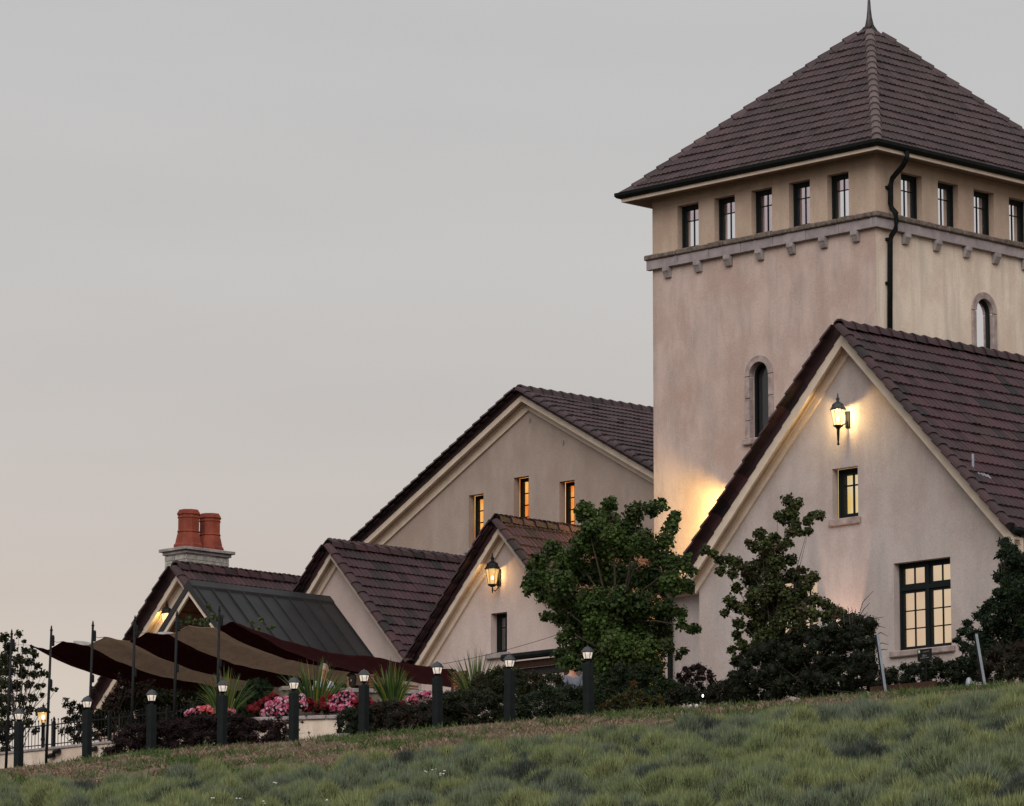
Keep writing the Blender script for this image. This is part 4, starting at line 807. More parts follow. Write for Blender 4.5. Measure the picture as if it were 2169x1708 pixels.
def massplant(name,label,cat,top,s0,count,L,pal,step=18,r=14,ybot=None,seed=1,depth=.4,group=None,shape='kite',**k):
    rn=random.Random(seed); m=mass(top,ybot or (lambda x:crest(x)+4),step,r,rn); bl=px_blobs(m,s0,depth)
    cx=sum(p[0] for p in top)/len(top); bb=hs(cx,1500,s0); base=(bb[0],bb[1],float(zt(bb[0],bb[1])))
    k.setdefault('core',.68); k.setdefault('swell',1.15)
    return plant(name,label,cat,bl,base,int(count*1.5),L,pal,shape,group,trunk=.035,every=4,**k)
# hedges and shrubs along the crest, right to left
massplant('hedge','low clipped dark green hedge below the big lit window','hedge',[(1868,1415),(1885,1413),(1930,1402),(1985,1395),(2040,1394),(2085,1398)],66.0,9000,.045,[(.016,.028,.008,3),(.024,.042,.010,2),(.010,.018,.006,1)],step=14,r=11,ybot=lambda x:crest(x)+2,seed=5,shell=.4)
mb=MB(); a=hs(1882,1450,61.6); b=hs(1984,1449,61.6); mb.box((61.55,b[1],8.2),(61.62,a[1]+.4,a[2]-.02)); single('edging_board','dark timber edging board at the foot of the clipped hedge','board',mb,DWOOD,(61.6,a[1],8.2))
CON=[(2128,1150,12),(2140,1165,16),(2122,1175,10),(2150,1185,20),(2132,1205,16),(2165,1200,22),(2118,1225,13),(2145,1230,22),(2112,1255,10),(2130,1260,18),(2165,1255,26),(2100,1280,13),(2125,1290,20),(2160,1300,28),(2085,1295,11),(2070,1305,10),(2095,1318,18),(2050,1322,9),(2038,1338,9),(2060,1345,14),(2120,1330,22),(2155,1345,28),(2085,1350,18),(2030,1355,8),(2045,1372,12),(2068,1380,16),(2100,1375,20),(2135,1380,22),(2170,1385,25),(2040,1400,12),(2185,1200,25),(2190,1250,28),(2190,1310,30),(2190,1360,28),(2060,1405,14),(2085,1410,16)]
cb=px_blobs(CON,64.5,.7); bb=hs(2150,1430,64.5)
plant('conifer','dark dense conifer at the right edge in front of the big gable corner','tree',cb,(bb[0],bb[1],8.2),26000,.070,[(.014,.030,.012,3),(.022,.044,.015,2),(.034,.058,.018,.8)],'kite',trunk=.09,every=2,shell=.5,droop=.1,core=.75,swell=1.25)
massplant('shrub','reddish brown heathery shrub in front of the conifer, right of the tilted stake','shrub',[(2080,1385),(2110,1372),(2140,1365),(2175,1362),(2200,1362)],62.4,4500,.04,[(.030,.030,.010,2),(.050,.018,.012,2),(.018,.026,.010,2)],seed=8,shell=.4)
massplant('shrub','small burgundy shrub against the pale wall between the two trees','shrub',[(1438,1425),(1455,1412),(1480,1408),(1500,1412),(1515,1425)],64.5,1500,.05,[BU,BU2,(.06,.03,.03,1)],step=13,r=9,ybot=lambda x:1462,seed=9,shell=.6)
massplant('shrub','low dark shrubs around the small glowing path light','shrub',[(1425,1460),(1460,1458),(1500,1462),(1530,1440),(1560,1440)],62.6,5000,.05,[DK,(.020,.030,.010,2),(.04,.02,.012,1)],step=15,r=12,seed=10)
massplant('shrub','rounded dark green shrub at the foot of the large leafy tree','shrub',[(1262,1440),(1290,1415),(1340,1405),(1390,1415),(1430,1440),(1450,1460)],63.0,9000,.055,[(.018,.034,.011,3),(.030,.054,.015,2),(.050,.078,.020,.7)],seed=11)
plant('flame_shrub','small yellow and red tipped upright shrub at the crest, right of the last bollard','shrub',px_blobs([(1320,1478,12),(1335,1465,10),(1342,1448,8),(1355,1470,11),(1350,1490,13),(1328,1495,12),(1380,1480,7),(1397,1478,7),(1402,1492,8),(1375,1495,8),(1290,1490,10),(1302,1480,7),(1275,1498,9)],61.2,.15),(61.2,hs(1340,1500,61.2)[1],8.3),2600,.05,[(.10,.10,.02,2),(.12,.04,.012,1.5),(.06,.07,.02,2)],'kite',trunk=.015,shell=.6,droop=-.6)
massplant('shrub','wide dark green shrub bank between the two rightmost bollards','shrub',[(1085,1478),(1120,1468),(1160,1455),(1200,1452),(1245,1450),(1262,1452)],61.6,9000,.05,[(.020,.036,.014,3),(.034,.056,.020,2),(.048,.070,.030,.7)],seed=12)
massplant('shrub','tall mixed shrub with reddish tips behind the third bollard from the right','shrub',[(985,1462),(1010,1435),(1040,1418),(1065,1410),(1085,1420),(1130,1425),(1180,1425),(1200,1440)],63.2,9000,.05,[(.028,.040,.013,3),(.060,.020,.014,1.2),(.045,.064,.016,2)],seed=13,ybot=lambda x:1490)
massplant('shrub','dark olive shrub between the fourth and third bollards from the right','shrub',[(935,1478),(960,1468),(1000,1462),(1060,1470),(1090,1480)],61.6,8000,.05,[(.028,.040,.013,3),(.036,.022,.012,.8),(.020,.032,.010,2)],seed=14)
massplant('shrub','dark shrub below the terrace wall, right of the dense sword-leaved plant','shrub',[(865,1494),(900,1488),(935,1478),(965,1468),(990,1462)],64.3,3500,.05,[(.016,.024,.008,3),(.030,.018,.010,1)],seed=25,ybot=lambda x:1520)
massplant('shrub','low leafy bedding behind the red flowers','shrub',[(690,1502),(740,1494),(790,1490),(850,1492),(870,1496)],64.0,3500,.05,[(.016,.026,.008,3),(.022,.036,.010,1)],seed=26,ybot=lambda x:1515,step=14,r=9)
massplant('shrub','rusty brown low shrub between the fifth and fourth bollards from the right','shrub',[(770,1500),(800,1492),(850,1484),(880,1492),(915,1490),(935,1495)],61.5,8000,.045,[(.022,.024,.010,2),(.050,.022,.014,2),(.012,.018,.008,1)],seed=15)
massplant('shrub','rounded dark green box shrub at the right end of the planter wall','shrub',[(722,1512),(735,1502),(760,1495),(790,1500)],61.5,3500,.04,[(.014,.026,.008,3),(.022,.038,.010,2)],step=13,r=11,seed=16)
massplant('hedge','long dark burgundy barberry hedge behind the left bollards','hedge',[(228,1580),(240,1562),(262,1545),(300,1535),(340,1528),(380,1522),(420,1516),(470,1512),(520,1515),(560,1522),(590,1530),(612,1548)],61.0,22000,.042,[BU,(.018,.008,.009,2),BU2],step=15,r=12,seed=17,ybot=lambda x:crest(x)+6)
plant('shrub','burgundy barberry sprays rising in front of the planter wall','shrub',px_blobs([(590,1520,9),(600,1535,11),(585,1545,12),(612,1530,7),(630,1545,5),(640,1530,4),(648,1516,3),(575,1530,10),(560,1535,12),(625,1556,6),(655,1552,3)],61.0,.1),(61.0,hs(600,1570,61)[1],8.35),1400,.04,[BU,BU2],'kite',trunk=.015,shell=.7)
massplant('shrub','dark leafy shrub under the shade sail behind the railing','shrub',[(215,1500),(240,1465),(265,1450),(290,1440),(330,1455),(380,1462),(430,1465),(470,1470)],65.0,9000,.07,[(.020,.028,.010,3),(.040,.018,.014,1.2),(.035,.050,.014,1.5)],seed=18,ybot=lambda x:1545,step=20,r=16,depth=.8)
plant('shrub','open purple-leaved shrub rising beside the leftmost gable','shrub',px_blobs([(225,1495,11),(238,1478,12),(250,1460,12),(262,1446,10),(275,1452,12),(252,1432,6),(255,1445,8),(240,1500,14),(285,1465,12),(300,1450,10),(318,1445,9),(268,1475,12),(198,1462,4),(200,1455,3)],64.0,.4),(64,hs(250,1570,64)[1],8.4),1500,.075,[BR,BU,(.04,.035,.015,1)],'kite',trunk=.02,shell=.7)
plant('shrub','loose dark shrub behind the railing, left of the second bollard','shrub',px_blobs([(140,1482,6),(138,1492,7),(155,1490,9),(168,1498,10),(150,1505,10),(178,1510,11),(190,1500,8),(160,1520,12),(142,1525,9),(185,1528,12),(200,1520,12),(210,1535,12),(170,1540,13),(148,1545,12),(190,1550,14),(160,1562,12),(180,1568,12),(205,1560,12),(130,1550,6),(120,1540,5),(225,1550,12)],65.0,.6),(65,hs(170,1590,65)[1],8.35),2100,.085,[BR,DK,(.03,.03,.012,1)],'kite',trunk=.03,shell=.7)
LT=[(8,1350,12),(40,1343,9),(20,1372,15),(55,1378,9),(68,1372,5),(72,1385,9),(10,1395,16),(38,1398,14),(62,1402,12),(80,1410,8),(20,1420,16),(48,1425,14),(72,1428,11),(90,1426,7),(100,1428,5),(8,1448,15),(35,1452,14),(60,1450,11),(80,1455,8),(92,1452,5),(18,1478,16),(45,1480,13),(70,1478,10),(88,1472,6),(10,1505,16),(40,1508,12),(62,1502,10),(80,1505,8),(15,1535,15),(40,1538,10),(60,1530,8),(8,1565,14),(30,1560,9),(-10,1420,25),(-10,1480,25),(-10,1540,25),(110,1460,4),(120,1459,4),(50,1357,4),(50,1362,2),(76,1548,7),(12,1590,12)]
plant('broadleaf_tree','dark airy tree against the pale sunset sky at the left edge','tree',px_blobs(LT,69,.9),(69,hs(20,1600,69)[1],8.3),9000,.062,[(.030,.040,.014,3),(.050,.050,.018,1),(.020,.022,.010,2)],'round',trunk=.05,shell=.9,droop=.5,swell=1.12)
# clipped topiary dome
TD=mass([(507,1480),(515,1458),(530,1442),(548,1436),(566,1442),(578,1458),(584,1480)],1520,13,10,rr,3)
plant('topiary','rounded clipped green topiary shrub beside the sword-leaf plant','shrub',px_blobs(TD,64.0,.35),(64,hs(545,1515,64)[1],8.6),9000,.035,[(.020,.050,.012,3),(.030,.070,.016,2),(.016,.036,.010,1)],'kite',trunk=.03,shell=.4,limbs=True,every=6,core=.85,swell=1.1)
# sword-leaved plants: every blade a part
def sword(label,cx,cy,spread,h,s0,n,seed,dark=False):
    p=hs(cx,cy,s0); th=thing('sword_leaf_plant',label,'plant',p,'sword-leaved plants among the flowers'); rn=random.Random(seed); Y=sa*p[0]+ca*p[1]; k=Y/F
    for i in range(n):
        a=rn.uniform(-1,1); b=rn.uniform(-1,1); H=h*k*rn.uniform(.5,1.12)*(1-.30*abs(a)); dx=a*spread*k*.75
        # offset across the picture and in depth
        sd=Vector((ca*dx+sa*b*.25,-sa*dx+ca*b*.25,0)); wd=rn.uniform(.013,.025); q=MB(); N=5; tw=rn.uniform(-.6,.6)
        side=Vector((ca,-sa,0))*math.cos(tw)+Vector((sa,ca,0))*math.sin(tw); droop=rn.uniform(0,.22)*abs(a)
        st=Vector(p)+sd*.5; vs=[]
        for j in range(N+1):
            u=j/N; c=st+sd*(u**1.5)+Vector((0,0,H*u-droop*H*u**3)); wj=wd*(1-u)**.6*(.6+.8*u if u<.4 else .92) if j<N else .001
            vs+=[c-side*wj,c+side*wj]
        q.add(vs,[(2*j,2*j+1,2*j+3,2*j+2) for j in range(N)]); q.build('blade',rn.choice(SWM if not dark else SWD),th)
    return th
def blade_mat(nm,c):
    N=NT(nm); N.b.inputs['Base Color'].default_value=(*c,1); N.b.inputs['Roughness'].default_value=.5; tr=N.n('ShaderNodeBsdfTranslucent'); tr.inputs[0].default_value=(*c,1); ms=N.n('ShaderNodeMixShader'); ms.inputs[0].default_value=.3
    N.l(N.b.outputs[0],ms.inputs[1]); N.l(tr.outputs[0],ms.inputs[2]); N.l(ms.outputs[0],N.o.inputs[0]); return N.m
SWM=[blade_mat('sword_leaf_green',(.030,.065,.010)),blade_mat('sword_leaf_lime',(.11,.165,.022)),blade_mat('sword_leaf_deep',(.014,.032,.007)),blade_mat('sword_leaf_green_b',(.055,.11,.018)),blade_mat('sword_leaf_gold',(.22,.17,.02))]
SWM=SWM[:4]*4+SWM[4:]; SWD=[SWM[2],SWM[0],SWM[3]]
sword('bright sword-leaved plant behind the fourth bollard from the left',478,1512,62,100,62.6,110,1)
sword('large sword-leaved plant spraying up over the pink flowers',668,1500,75,108,63.6,150,2)
sword('dense upright sword-leaved plant in front of the wooden screens',830,1494,46,100,63.6,150,3)
sword('sword-leaved plant against the pale gable wall beside the reddish shrub',1008,1478,62,106,64.2,110,4)
# ---- flowers
PINK=[(.66,.18,.32,3),(.80,.56,.64,2),(.50,.02,.09,2.4)]; RED=[(.20,.006,.012,3),(.32,.012,.02,1),(.10,.004,.008,1)]
def flowers(label,lst,s0,n,pal,seed,leafn=None,L=.046):
    rg=np.random.default_rng(seed); n=int(n*1.7); bl=px_blobs([(a[0],a[1],a[2]*1.25) for a in lst],s0,.12); base=(s0,bl[0][1],bl[0][2]-.25)
    th=thing('flower_clump',label,'flowers',base,'flower clumps in the terrace beds')
    V,Fc,T=leaf_arrays(bl,leafn or n,.05,[(.025,.045,.012,2),(.04,.06,.015,1)],'kite',shell=.5,rg=rg); core_mesh(th,bl,base,(.006,.010,.004),.85); np_mesh('leaves',V,Fc,LEAF,th,base,T,kind='stuff')  # near-black core paints the shaded gaps between the blooms
    # five-petalled blooms set on the camera-neutral outside of the clump
    B=np.array(bl); k=rg.integers(0,len(B),n); d=unit(rg.normal(size=(n,3))+np.array([-.4,-.3,.5])); P=B[k,:3]+d*(B[k,3]*1.02)[:,None]
    Vs=[];Fs=[];Ts=[]; pal_=np.array([p[:3] for p in pal]); wt_=np.array([p[3] for p in pal],float); wt_/=wt_.sum(); ci=rg.choice(len(pal_),n,p=wt_)
    for i in range(n):
        nn=d[i]; a=unit(np.cross(nn,[.3,.1,.9])); b=np.cross(nn,a); r=L*rg.uniform(.45,.75); a0=rg.uniform(0,6)
        o=len(Vs); Vs.append(P[i])
        for q in range(5):
            for da,rr_ in ((-.5,.75),(0,1.0),(.5,.75)):
                an=a0+q*1.2566+da; Vs.append(P[i]+(a*math.cos(an)+b*math.sin(an))*r*rr_+nn*.25*r)
            Fs.append((o,o+1+3*q,o+2+3*q,o+3+3*q))
        Ts+=[pal_[ci[i]]*rg.uniform(.85,1.1)]*(len(Vs)-o)
    np_mesh('petals',np.array(Vs),np.array(Fs),PETAL,th,base,np.array(Ts),kind='stuff')
flowers('big pink and white flower clump spilling over the planter wall',[(562,1513,9),(575,1508,12),(590,1500,13),(606,1492,13),(622,1486,12),(636,1482,10),(600,1508,12),(618,1502,11),(640,1495,9),(572,1496,9),(590,1488,9)],62.3,420,PINK,1)
flowers('pink flower clump in the bed below the wooden screens',[(702,1492,7),(712,1484,10),(726,1478,11),(740,1474,10),(720,1494,10),(738,1490,9),(748,1482,7),(708,1500,8),(724,1502,8),(740,1499,8)],63.0,260,PINK,2)
flowers('small cluster of pink blooms above the barberry hedge',[(400,1510,5),(408,1507,5),(395,1513,4)],61.6,34,PINK,3)
flowers('red and pink blooms behind the burgundy hedge',[(422,1503,6),(434,1504,7),(446,1508,6),(440,1500,5)],61.8,70,[(.75,.10,.12,2),(.8,.35,.4,1)],4)
flowers('few pink blooms beside the fourth bollard',[(484,1507,5),(494,1508,4)],61.9,22,[(.70,.20,.28,2),(.45,.02,.05,1)],5)
flowers('deep red flowers left of the big pink clump',[(532,1503,8),(545,1498,9),(556,1490,8),(566,1484,7),(578,1476,6),(545,1508,8)],62.9,150,RED,6)
flowers('deep red flowers right of the fifth bollard from the left',[(648,1500,9),(662,1496,9),(678,1494,9),(690,1498,9),(672,1504,9),(700,1476,5),(704,1486,6),(684,1482,5),(656,1486,6)],63.1,190,RED,7)
flowers('red flowers on the right of the pink clump by the sixth bollard',[(752,1478,6),(756,1488,7),(762,1498,6),(780,1484,6),(790,1492,5)],63.1,90,RED,8)
flowers('pink flowers in front of the terrace wall, left of the seventh bollard',[(868,1484,6),(880,1478,7),(893,1474,7),(906,1472,7),(918,1476,6),(880,1488,6)],63.8,130,PINK,9)
flowers('sparse dark red flowers low between dense sword leaves and pink blooms',[(815,1500,7),(835,1497,7),(852,1492,6)],63.2,36,RED,10)
# ---- planter wall
A=Vector(hs(529.7,1520,61.55)); B=Vector(hs(731,1514,62.55)); B.z=A.z=(A.z+B.z)/2; zP=A.z
pw=thing('planter_wall','low cream stucco planter wall with stone coping below the pink flowers','wall',tuple(A-Vector((0,0,.6))))
d=(B-A).normalized(); nrm=Vector((-d.y,d.x,0)); nrm=nrm if nrm.x>0 else -nrm
def slab2(mb,a,b,w0,w1,z0,z1):
    P=[a+nrm*w0,b+nrm*w0,b+nrm*w1,a+nrm*w1]; mb.add([(p.x,p.y,z0) for p in P]+[(p.x,p.y,z1) for p in P],[(3,2,1,0),(4,5,6,7),(0,1,5,4),(1,2,6,5),(2,3,7,6),(3,0,4,7)])
q=MB(); slab2(q,A,B,.03,.30,8.0,zP-.08); q.build('wall',STUC2,pw)
for i in range(5):
    q=MB(); slab2(q,A.lerp(B,i/5)+d*.005,A.lerp(B,(i+1)/5)-d*.005,-.02,.34,zP-.079,zP); q.build('coping_stone',STONE,pw,bevel=.012)
q=MB(); slab2(q,A+nrm*.31,B+nrm*.31,0,2.2,8.0,zP-.10); q.build('soil',BARK,pw)
mb=MB(); a=hs(684,1557,60.9); b=hs(731,1553,60.9); mb.add([(60.9,a[1],8.1),(60.9,b[1],8.1),(60.9,b[1],b[2]),(60.9,a[1],a[2]),(61.1,a[1],8.1),(61.1,b[1],8.1),(61.1,b[1],b[2]),(61.1,a[1],a[2])],[(0,1,2,3),(7,6,5,4),(3,2,6,7),(0,3,7,4),(1,5,6,2)]); single('edging_block','grey timber edging block at the foot of the planter wall','block',mb,STONE,(60.9,a[1],8.3))
# ---- left retaining wall, railing and post lantern
rw=thing('retaining_wall','low cream retaining wall with stone coping under the black railing','wall',(62.5,76,8.2)); sW=62.5
zW=(hs(6,1591,sW)[2]+hs(224,1573,sW)[2])/2; tL_=hs(-60,1600,sW)[1]; tR_=hs(250,1573,sW)[1]
q=MB(); q.box((sW,tR_,7.9),(sW+.25,tL_,zW-.06)); q.build('wall',STUC2,rw)
n=7
for i in range(n):
    q=MB(); a=tR_+(tL_-tR_)*i/n; b=tR_+(tL_-tR_)*(i+1)/n; q.box((sW-.03,a+.004,zW-.059),(sW+.28,b-.004,zW)); q.build('coping_stone',STONE,rw,bevel=.01)
for x,y in ((108,1601),(120,1592),(198,1587)):
    p=hs(x,y,sW-.08); q=MB(); q.tube([(sW-.001,p[1],p[2]),(p[0]-.04,p[1],p[2])],.02,6); q.tube([(p[0],p[1]+.09,p[2]-.01),(p[0],p[1]-.09,p[2]+.01)],.055,8); q.build('step_light',IRON,rw)
fe=thing('railing','black picket railing with round finials on the left retaining wall','fence',(62.62,76,zW)); sF=62.62
zF=hs(60,1541,sF)[2]; tE=hs(420,1495,sF)[1]
q=MB(); q.box((sF-.012,tE,zF-.012),(sF+.012,tL_,zF+.012)); q.build('rail',IRON,fe); q=MB(); q.box((sF-.012,tE,zW+.07),(sF+.012,tL_,zW+.09)); q.build('rail',IRON,fe)
t=tE; i=0; pk=None
while t<tL_:
    if pk is None:
        q=MB(); q.tube([(sF,t,zW),(sF,t,zF+.09)],.0085,5); q.lathe((sF,t,zF+.10),[(.002,.035),(.016,.02),(.016,.0),(.006,-.02)][::-1],6); pk=q.build('picket',IRON,fe); t0_=t
    else:
        o=pk.copy(); COL.objects.link(o); o.parent=fe; o.location=(0,t-t0_,0)
    t+=.115; i+=1
for x in (-5,114.4,232,354):
    p=hs(x,1530,sF); q=MB(); q.box((sF-.03,p[1]-.03,zW),(sF+.03,p[1]+.03,zF+.06)); q.lathe((sF,p[1],zF+.06),[(.035,0),(.035,.02),(.015,.04),(.03,.07),(.005,.12)],8); q.build('post',IRON,fe)
pp=hs(91.5,1518,64.5); pr_=thing('post_lantern','glowing garden lantern on a black post behind the railing at the left','lantern',(64.5,pp[1],8.4))
s,t,z=pp; q=MB(); q.tube([(s,t,8.3),(s,t,z-.14)],.035,8); q.lathe((s,t,z),[(.05,-.55),(.05,-.5),(.035,-.48),(.035,-.25),(.06,-.2),(.02,-.17)],8); q.build('post',IRON,pr_)
q=MB(); q.lathe((s,t,z),[(.165,.085),(.17,.10),(.12,.17),(.06,.20),(.02,.23),(.035,.25),(.01,.28),(.003,.32)],8,.2); q.build('hood',IRON,pr_)
q=MB(); q.lathe((s,t,z),[(.075,-.13),(.13,.085)],8,.2); q.build('lamp_glass',LAMPG2,pr_); q=MB(); q.lathe((s,t,z-.06),[(.02,0),(.035,.04),(.02,.09)],8); q.build('bulb',BULB,pr_)
lamp_light(pr_,(s,t,z+.05),2.5,(1,.6,.25),.02)
# ---- bollards
def mkboll():
    th=bpy.data.objects.new('bollard_light',None); COL.objects.link(th); ORG[th.name]=Vector((0,0,0)); H=1.30
    q=MB(); q.box((-.078,-.078,-.25),(.078,.078,H-.31)); q.build('post',BOLL,th,bevel=.008)
    q=MB(); q.lathe((0,0,H-.31),[(.05,0),(.05,.02),(.03,.03),(.03,.05),(.06,.065),(.075,.08)],8); q.build('neck',BOLL,th)
    q=MB(); q.lathe((0,0,H-.235),[(.066,0),(.098,.125)],6,.3); q.build('lamp_glass',BOLG,th)
    q=MB(); 
    for i in range(6):
        a=.3+math.pi/3*i; q.tube([(.068*math.cos(a),.068*math.sin(a),H-.24),(.102*math.cos(a),.102*math.sin(a),H-.105)],.007,4)
    q.build('cage',BOLL,th)
    q=MB(); q.lathe((0,0,H-.115),[(.125,0),(.13,.012),(.10,.05),(.075,.085),(.045,.105),(.018,.112),(.014,.13)],6,.3); q.build('cap',BOLLCAP,th)
    return th
def copy_tree(o,parent=None):
    c=o.copy(); COL.objects.link(c); c.parent=parent
    for ch_ in o.children: copy_tree(ch_,c)
    return c
BL=[(39,1631,'leftmost lantern bollard, in front of the pale sunset and railing'),(184,1607,'second lantern bollard from the left, where the cream retaining wall ends'),(320,1595,'third lantern bollard from the left, in front of the left of the burgundy hedge'),(470,1577,'fourth lantern bollard from the left, before the bright sword-leaved plant'),(622,1573,'lantern bollard in front of the big pink flowers and planter wall'),(770,1559,'lantern bollard right of the planter wall, before the red flowers'),(927,1545,'lantern bollard third from the right, right of the rusty brown shrub'),(1079,1532,'lantern bollard second from the right, below the small dark gable window'),(1247,1517,'rightmost lantern bollard, under the large leafy tree')]
b0=mkboll()
for i,(x,y,lab) in enumerate(BL):
    p=hs(x,y,60); o=b0 if i==0 else copy_tree(b0); o.location=W((60,p[1],p[2])); o.rotation_euler=(random.uniform(-.012,.012),random.uniform(-.012,.012),PH+random.uniform(-.15,.15)); setp(o,lab,'bollard','lantern bollards along the crest of the slope')
# ---- shade sail and its poles
sP=61.5; PO=[((25,1333),(12,1621)),((109,1325),(97,1611)),((197,1315),(186,1600)),((286,1303.6),(277,1585)),((375,1293),(367,1572)),((465,1283),(459,1560))]
plab=['leftmost black sail pole, against the dark tree','black sail pole right beside the glowing post lantern','black sail pole rising behind the second bollard','black sail pole crossing the leftmost gable rake','black sail pole in front of the porch opening','tallest black sail pole, in front of the dark metal roof']
tops=[]
for (tp_,bt_),lb in zip(PO,plab):
    a=Vector(hs(*tp_,sP)); b=Vector(hs(*bt_,sP)); b.z=min(b.z,float(zt(b.x,b.y)))-.05
    th=thing('sail_pole',lb,'pole',tuple(b),'poles holding the shade sail'); q=MB(); q.tube([b,b.lerp(a,.5),a-Vector((0,0,.10))],[.034,.031,.026],10); q.build('mast',IRON,th,smooth=True)
    q=MB(); q.lathe(a,[(.026,-.12),(.034,-.11),(.034,-.09),(.018,-.08),(.022,-.05),(.012,-.03),(.016,-.015),(.003,.0)],8); q.build('finial',IRON,th)
    q=MB(); c=b.lerp(a,.90); q.lathe(c+Vector((.045,-.02,0)),[(.02,-.12),(.035,-.10),(.035,.08),(.02,.12)],6); c=b.lerp(a,.62); q.lathe(c+Vector((.04,-.02,0)),[(.015,-.09),(.03,-.07),(.03,.06),(.01,.09)],6); q.build('winch',IRON,th); tops.append(b.lerp(a,.90))
sail=thing('shade_sail','striped maroon and tan fabric shade sail sagging between poles and gables','awning',(67,72,zTer))
sF0=63.5
fp=[(64,1367),(102,1377),(134,1358.8),(186,1368),(222,1349.6),(276,1358.8),(312,1340.8),(358,1345),(400,1326.8),(460,1331),(494,1316.8),(548,1345)]
fp=[hs(x,y,sF0) for x,y in fp]
# fall along s, read off one seam
V5=[hs(460,1331,sF0)]+[ht(x,y,fp[9][1]) for x,y in ((520,1365),(600,1395),(680,1411),(740,1425),(860,1440))]
ds=[v[0]-sF0 for v in V5]; dz=[v[2]-V5[0][2] for v in V5]
E5=[fp[10]]+[ht(x,y,fp[10][1]) for x,y in ((600,1357),(700,1383),(800,1393),(855,1404),(972,1420.5))]; de=[v[0]-sF0 for v in E5]; ze=[v[2]-E5[0][2] for v in E5]
Lsail=6.6
def sailz(u,w,peak):   # u metres along s ; peak 1 at ridge, 0 at valley
    a=np.interp(u,ds,dz); b=np.interp(u,de,ze); return a*(1-peak)+b*peak
knots=[p for p in fp]; pk_=[0,0,1,0,1,0,1,0,1,0,1,0]
panels=[(0,1,0),(1,3,0),(3,5,1),(5,7,0),(7,9,1),(9,11,0)]
for (i0,i1,tan) in panels:
    NU,NV=66,20; Vv=[]
    for iu in range(NU+1):
        u=Lsail*iu/NU
        for iv in range(NV+1):
            f=i0+(i1-i0)*iv/NV; k=min(int(f),10); fr=f-k; 
            if k>=i1: k=i1-1; fr=1.
            a,b=knots[k],knots[k+1]; up_=pk_[k+1]>pk_[k]; ww=(fr**1.25) if up_ else 1-((1-fr)**1.25)
            t=a[1]+(b[1]-a[1])*fr; z=a[2]+(b[2]-a[2])*ww; pk=pk_[k]+(pk_[k+1]-pk_[k])*ww
            t+=.0
            z+=float(sailz(u,0,pk)); z+=.010*math.sin(u*2.6+f*6+math.sin(u*1.7))*min(1,u)+.006*math.sin(u*9-f*7+math.sin(u*3))+.004*math.sin(u*19+f*11)*math.exp(-u*.5)
            Vv.append((sF0+u+.15*(1-pk)*0,t,z))
    Fc=[(a*(NV+1)+b,a*(NV+1)+b+1,(a+1)*(NV+1)+b+1,(a+1)*(NV+1)+b) for a in range(NU) for b in range(NV)]
    o=np_mesh('fabric_panel',Vv,Fc,TAN if tan else MAROON,sail,tuple(ORG[sail.name]),smooth=True)
    e=[Vector(Vv[b]) for b in range(NV+1)]; q=MB(); q.tube(e,.012,5); q.build('hem_rope',MAROON if not tan else TAN,sail)
    e=[Vector(Vv[a*(NV+1)]) for a in range(0,NU+1,2)]; q=MB(); q.tube(e,.010,4); q.build('seam_cord',MAROON,sail)
for i in (2,6):   # back-light on the upper hem past the ridge, painted as a pale strip
    a,b=Vector(fp[i]),Vector(fp[i+1]); q=MB(); P=[a.lerp(b,j/8)+Vector((.25,-.05,0)) for j in range(9)]; top=[p+Vector((0,0,.03+.03*math.sin(math.pi*j/8))) for j,p in enumerate(P)]; bot=[p-Vector((0,0,.05*math.sin(math.pi*j/8)+.02)) for j,p in enumerate(P)]
    q.add(top+bot,[(j,j+1,j+10,j+9) for j in range(8)]); q.build('backlit_hem',PALEC,sail)
for i,k in zip((1,2,3,4,5),(2,4,6,8,10)):
    q=MB(); q.tube([tops[i],tops[i].lerp(Vector(fp[k]),.5)-Vector((0,0,.03)),Vector(fp[k])],.006,4); q.build('guy_rope',IRON,sail)
q=MB(); q.tube([tops[0],Vector(fp[0])],.004,4); q.build('guy_rope',IRON,sail)
# climbing sprays above the sail
cv=plant('climbing_vine','thin pale-green vine sprays climbing in front of the porch above the sail','plant',px_blobs([(388,1316,6),(400,1310,6),(412,1318,5),(425,1316,6),(436,1322,5),(442,1282,5),(444,1292,4),(452,1306,7),(462,1310,6),(440,1312,6),(470,1306,5),(535,1320,5),(553,1313,5),(548,1330,4),(565,1332,4),(578,1328,5),(440,1330,6),(425,1330,6)],69.5,.3),(69.5,hs(470,1450,69.5)[1],zTer-.4),420,.07,[(.06,.10,.03,2),(.14,.15,.06,1),(.035,.06,.02,1)],'round',trunk=.012,shell=.7)
# ---- leaning stakes, sign, path light, bits
def stake(label,x0,y0,x1,y1,s0):
    a=Vector(hs(x0,y0,s0)); b=Vector(hs(x1,y1,s0)); b.z-=.1; th=thing('steel_stake',label,'stake',tuple(b),'leaning steel stakes at the crest'); ax=(a-b).normalized()
    q=MB(); w_=Vector((-.0,.020,0)); dpt=Vector((.012,0,0)); P=[b-w_-dpt,b+w_-dpt,b+w_+dpt,b-w_+dpt]; L_=a-b; q.add([tuple(p) for p in P]+[tuple(p+L_) for p in P],[(3,2,1,0),(4,5,6,7),(0,1,5,4),(1,2,6,5),(2,3,7,6),(3,0,4,7)]); q.build('bar',STAKE,th)
    q=MB(); o_=Vector((.0,.040,0)); P=[p+o_ for p in P]; q.add([tuple(p) for p in P]+[tuple(p+L_*.98) for p in P],[(3,2,1,0),(4,5,6,7),(0,1,5,4),(1,2,6,5),(2,3,7,6),(3,0,4,7)]); q.build('back_bar',IRON,th)
stake('leaning grey steel stake at the right side of the vine mound',1859,1343,1877,1461,61.2); stake('leaning grey steel stake before the conifer at the right edge',2068,1343,2087,1444,61.2)
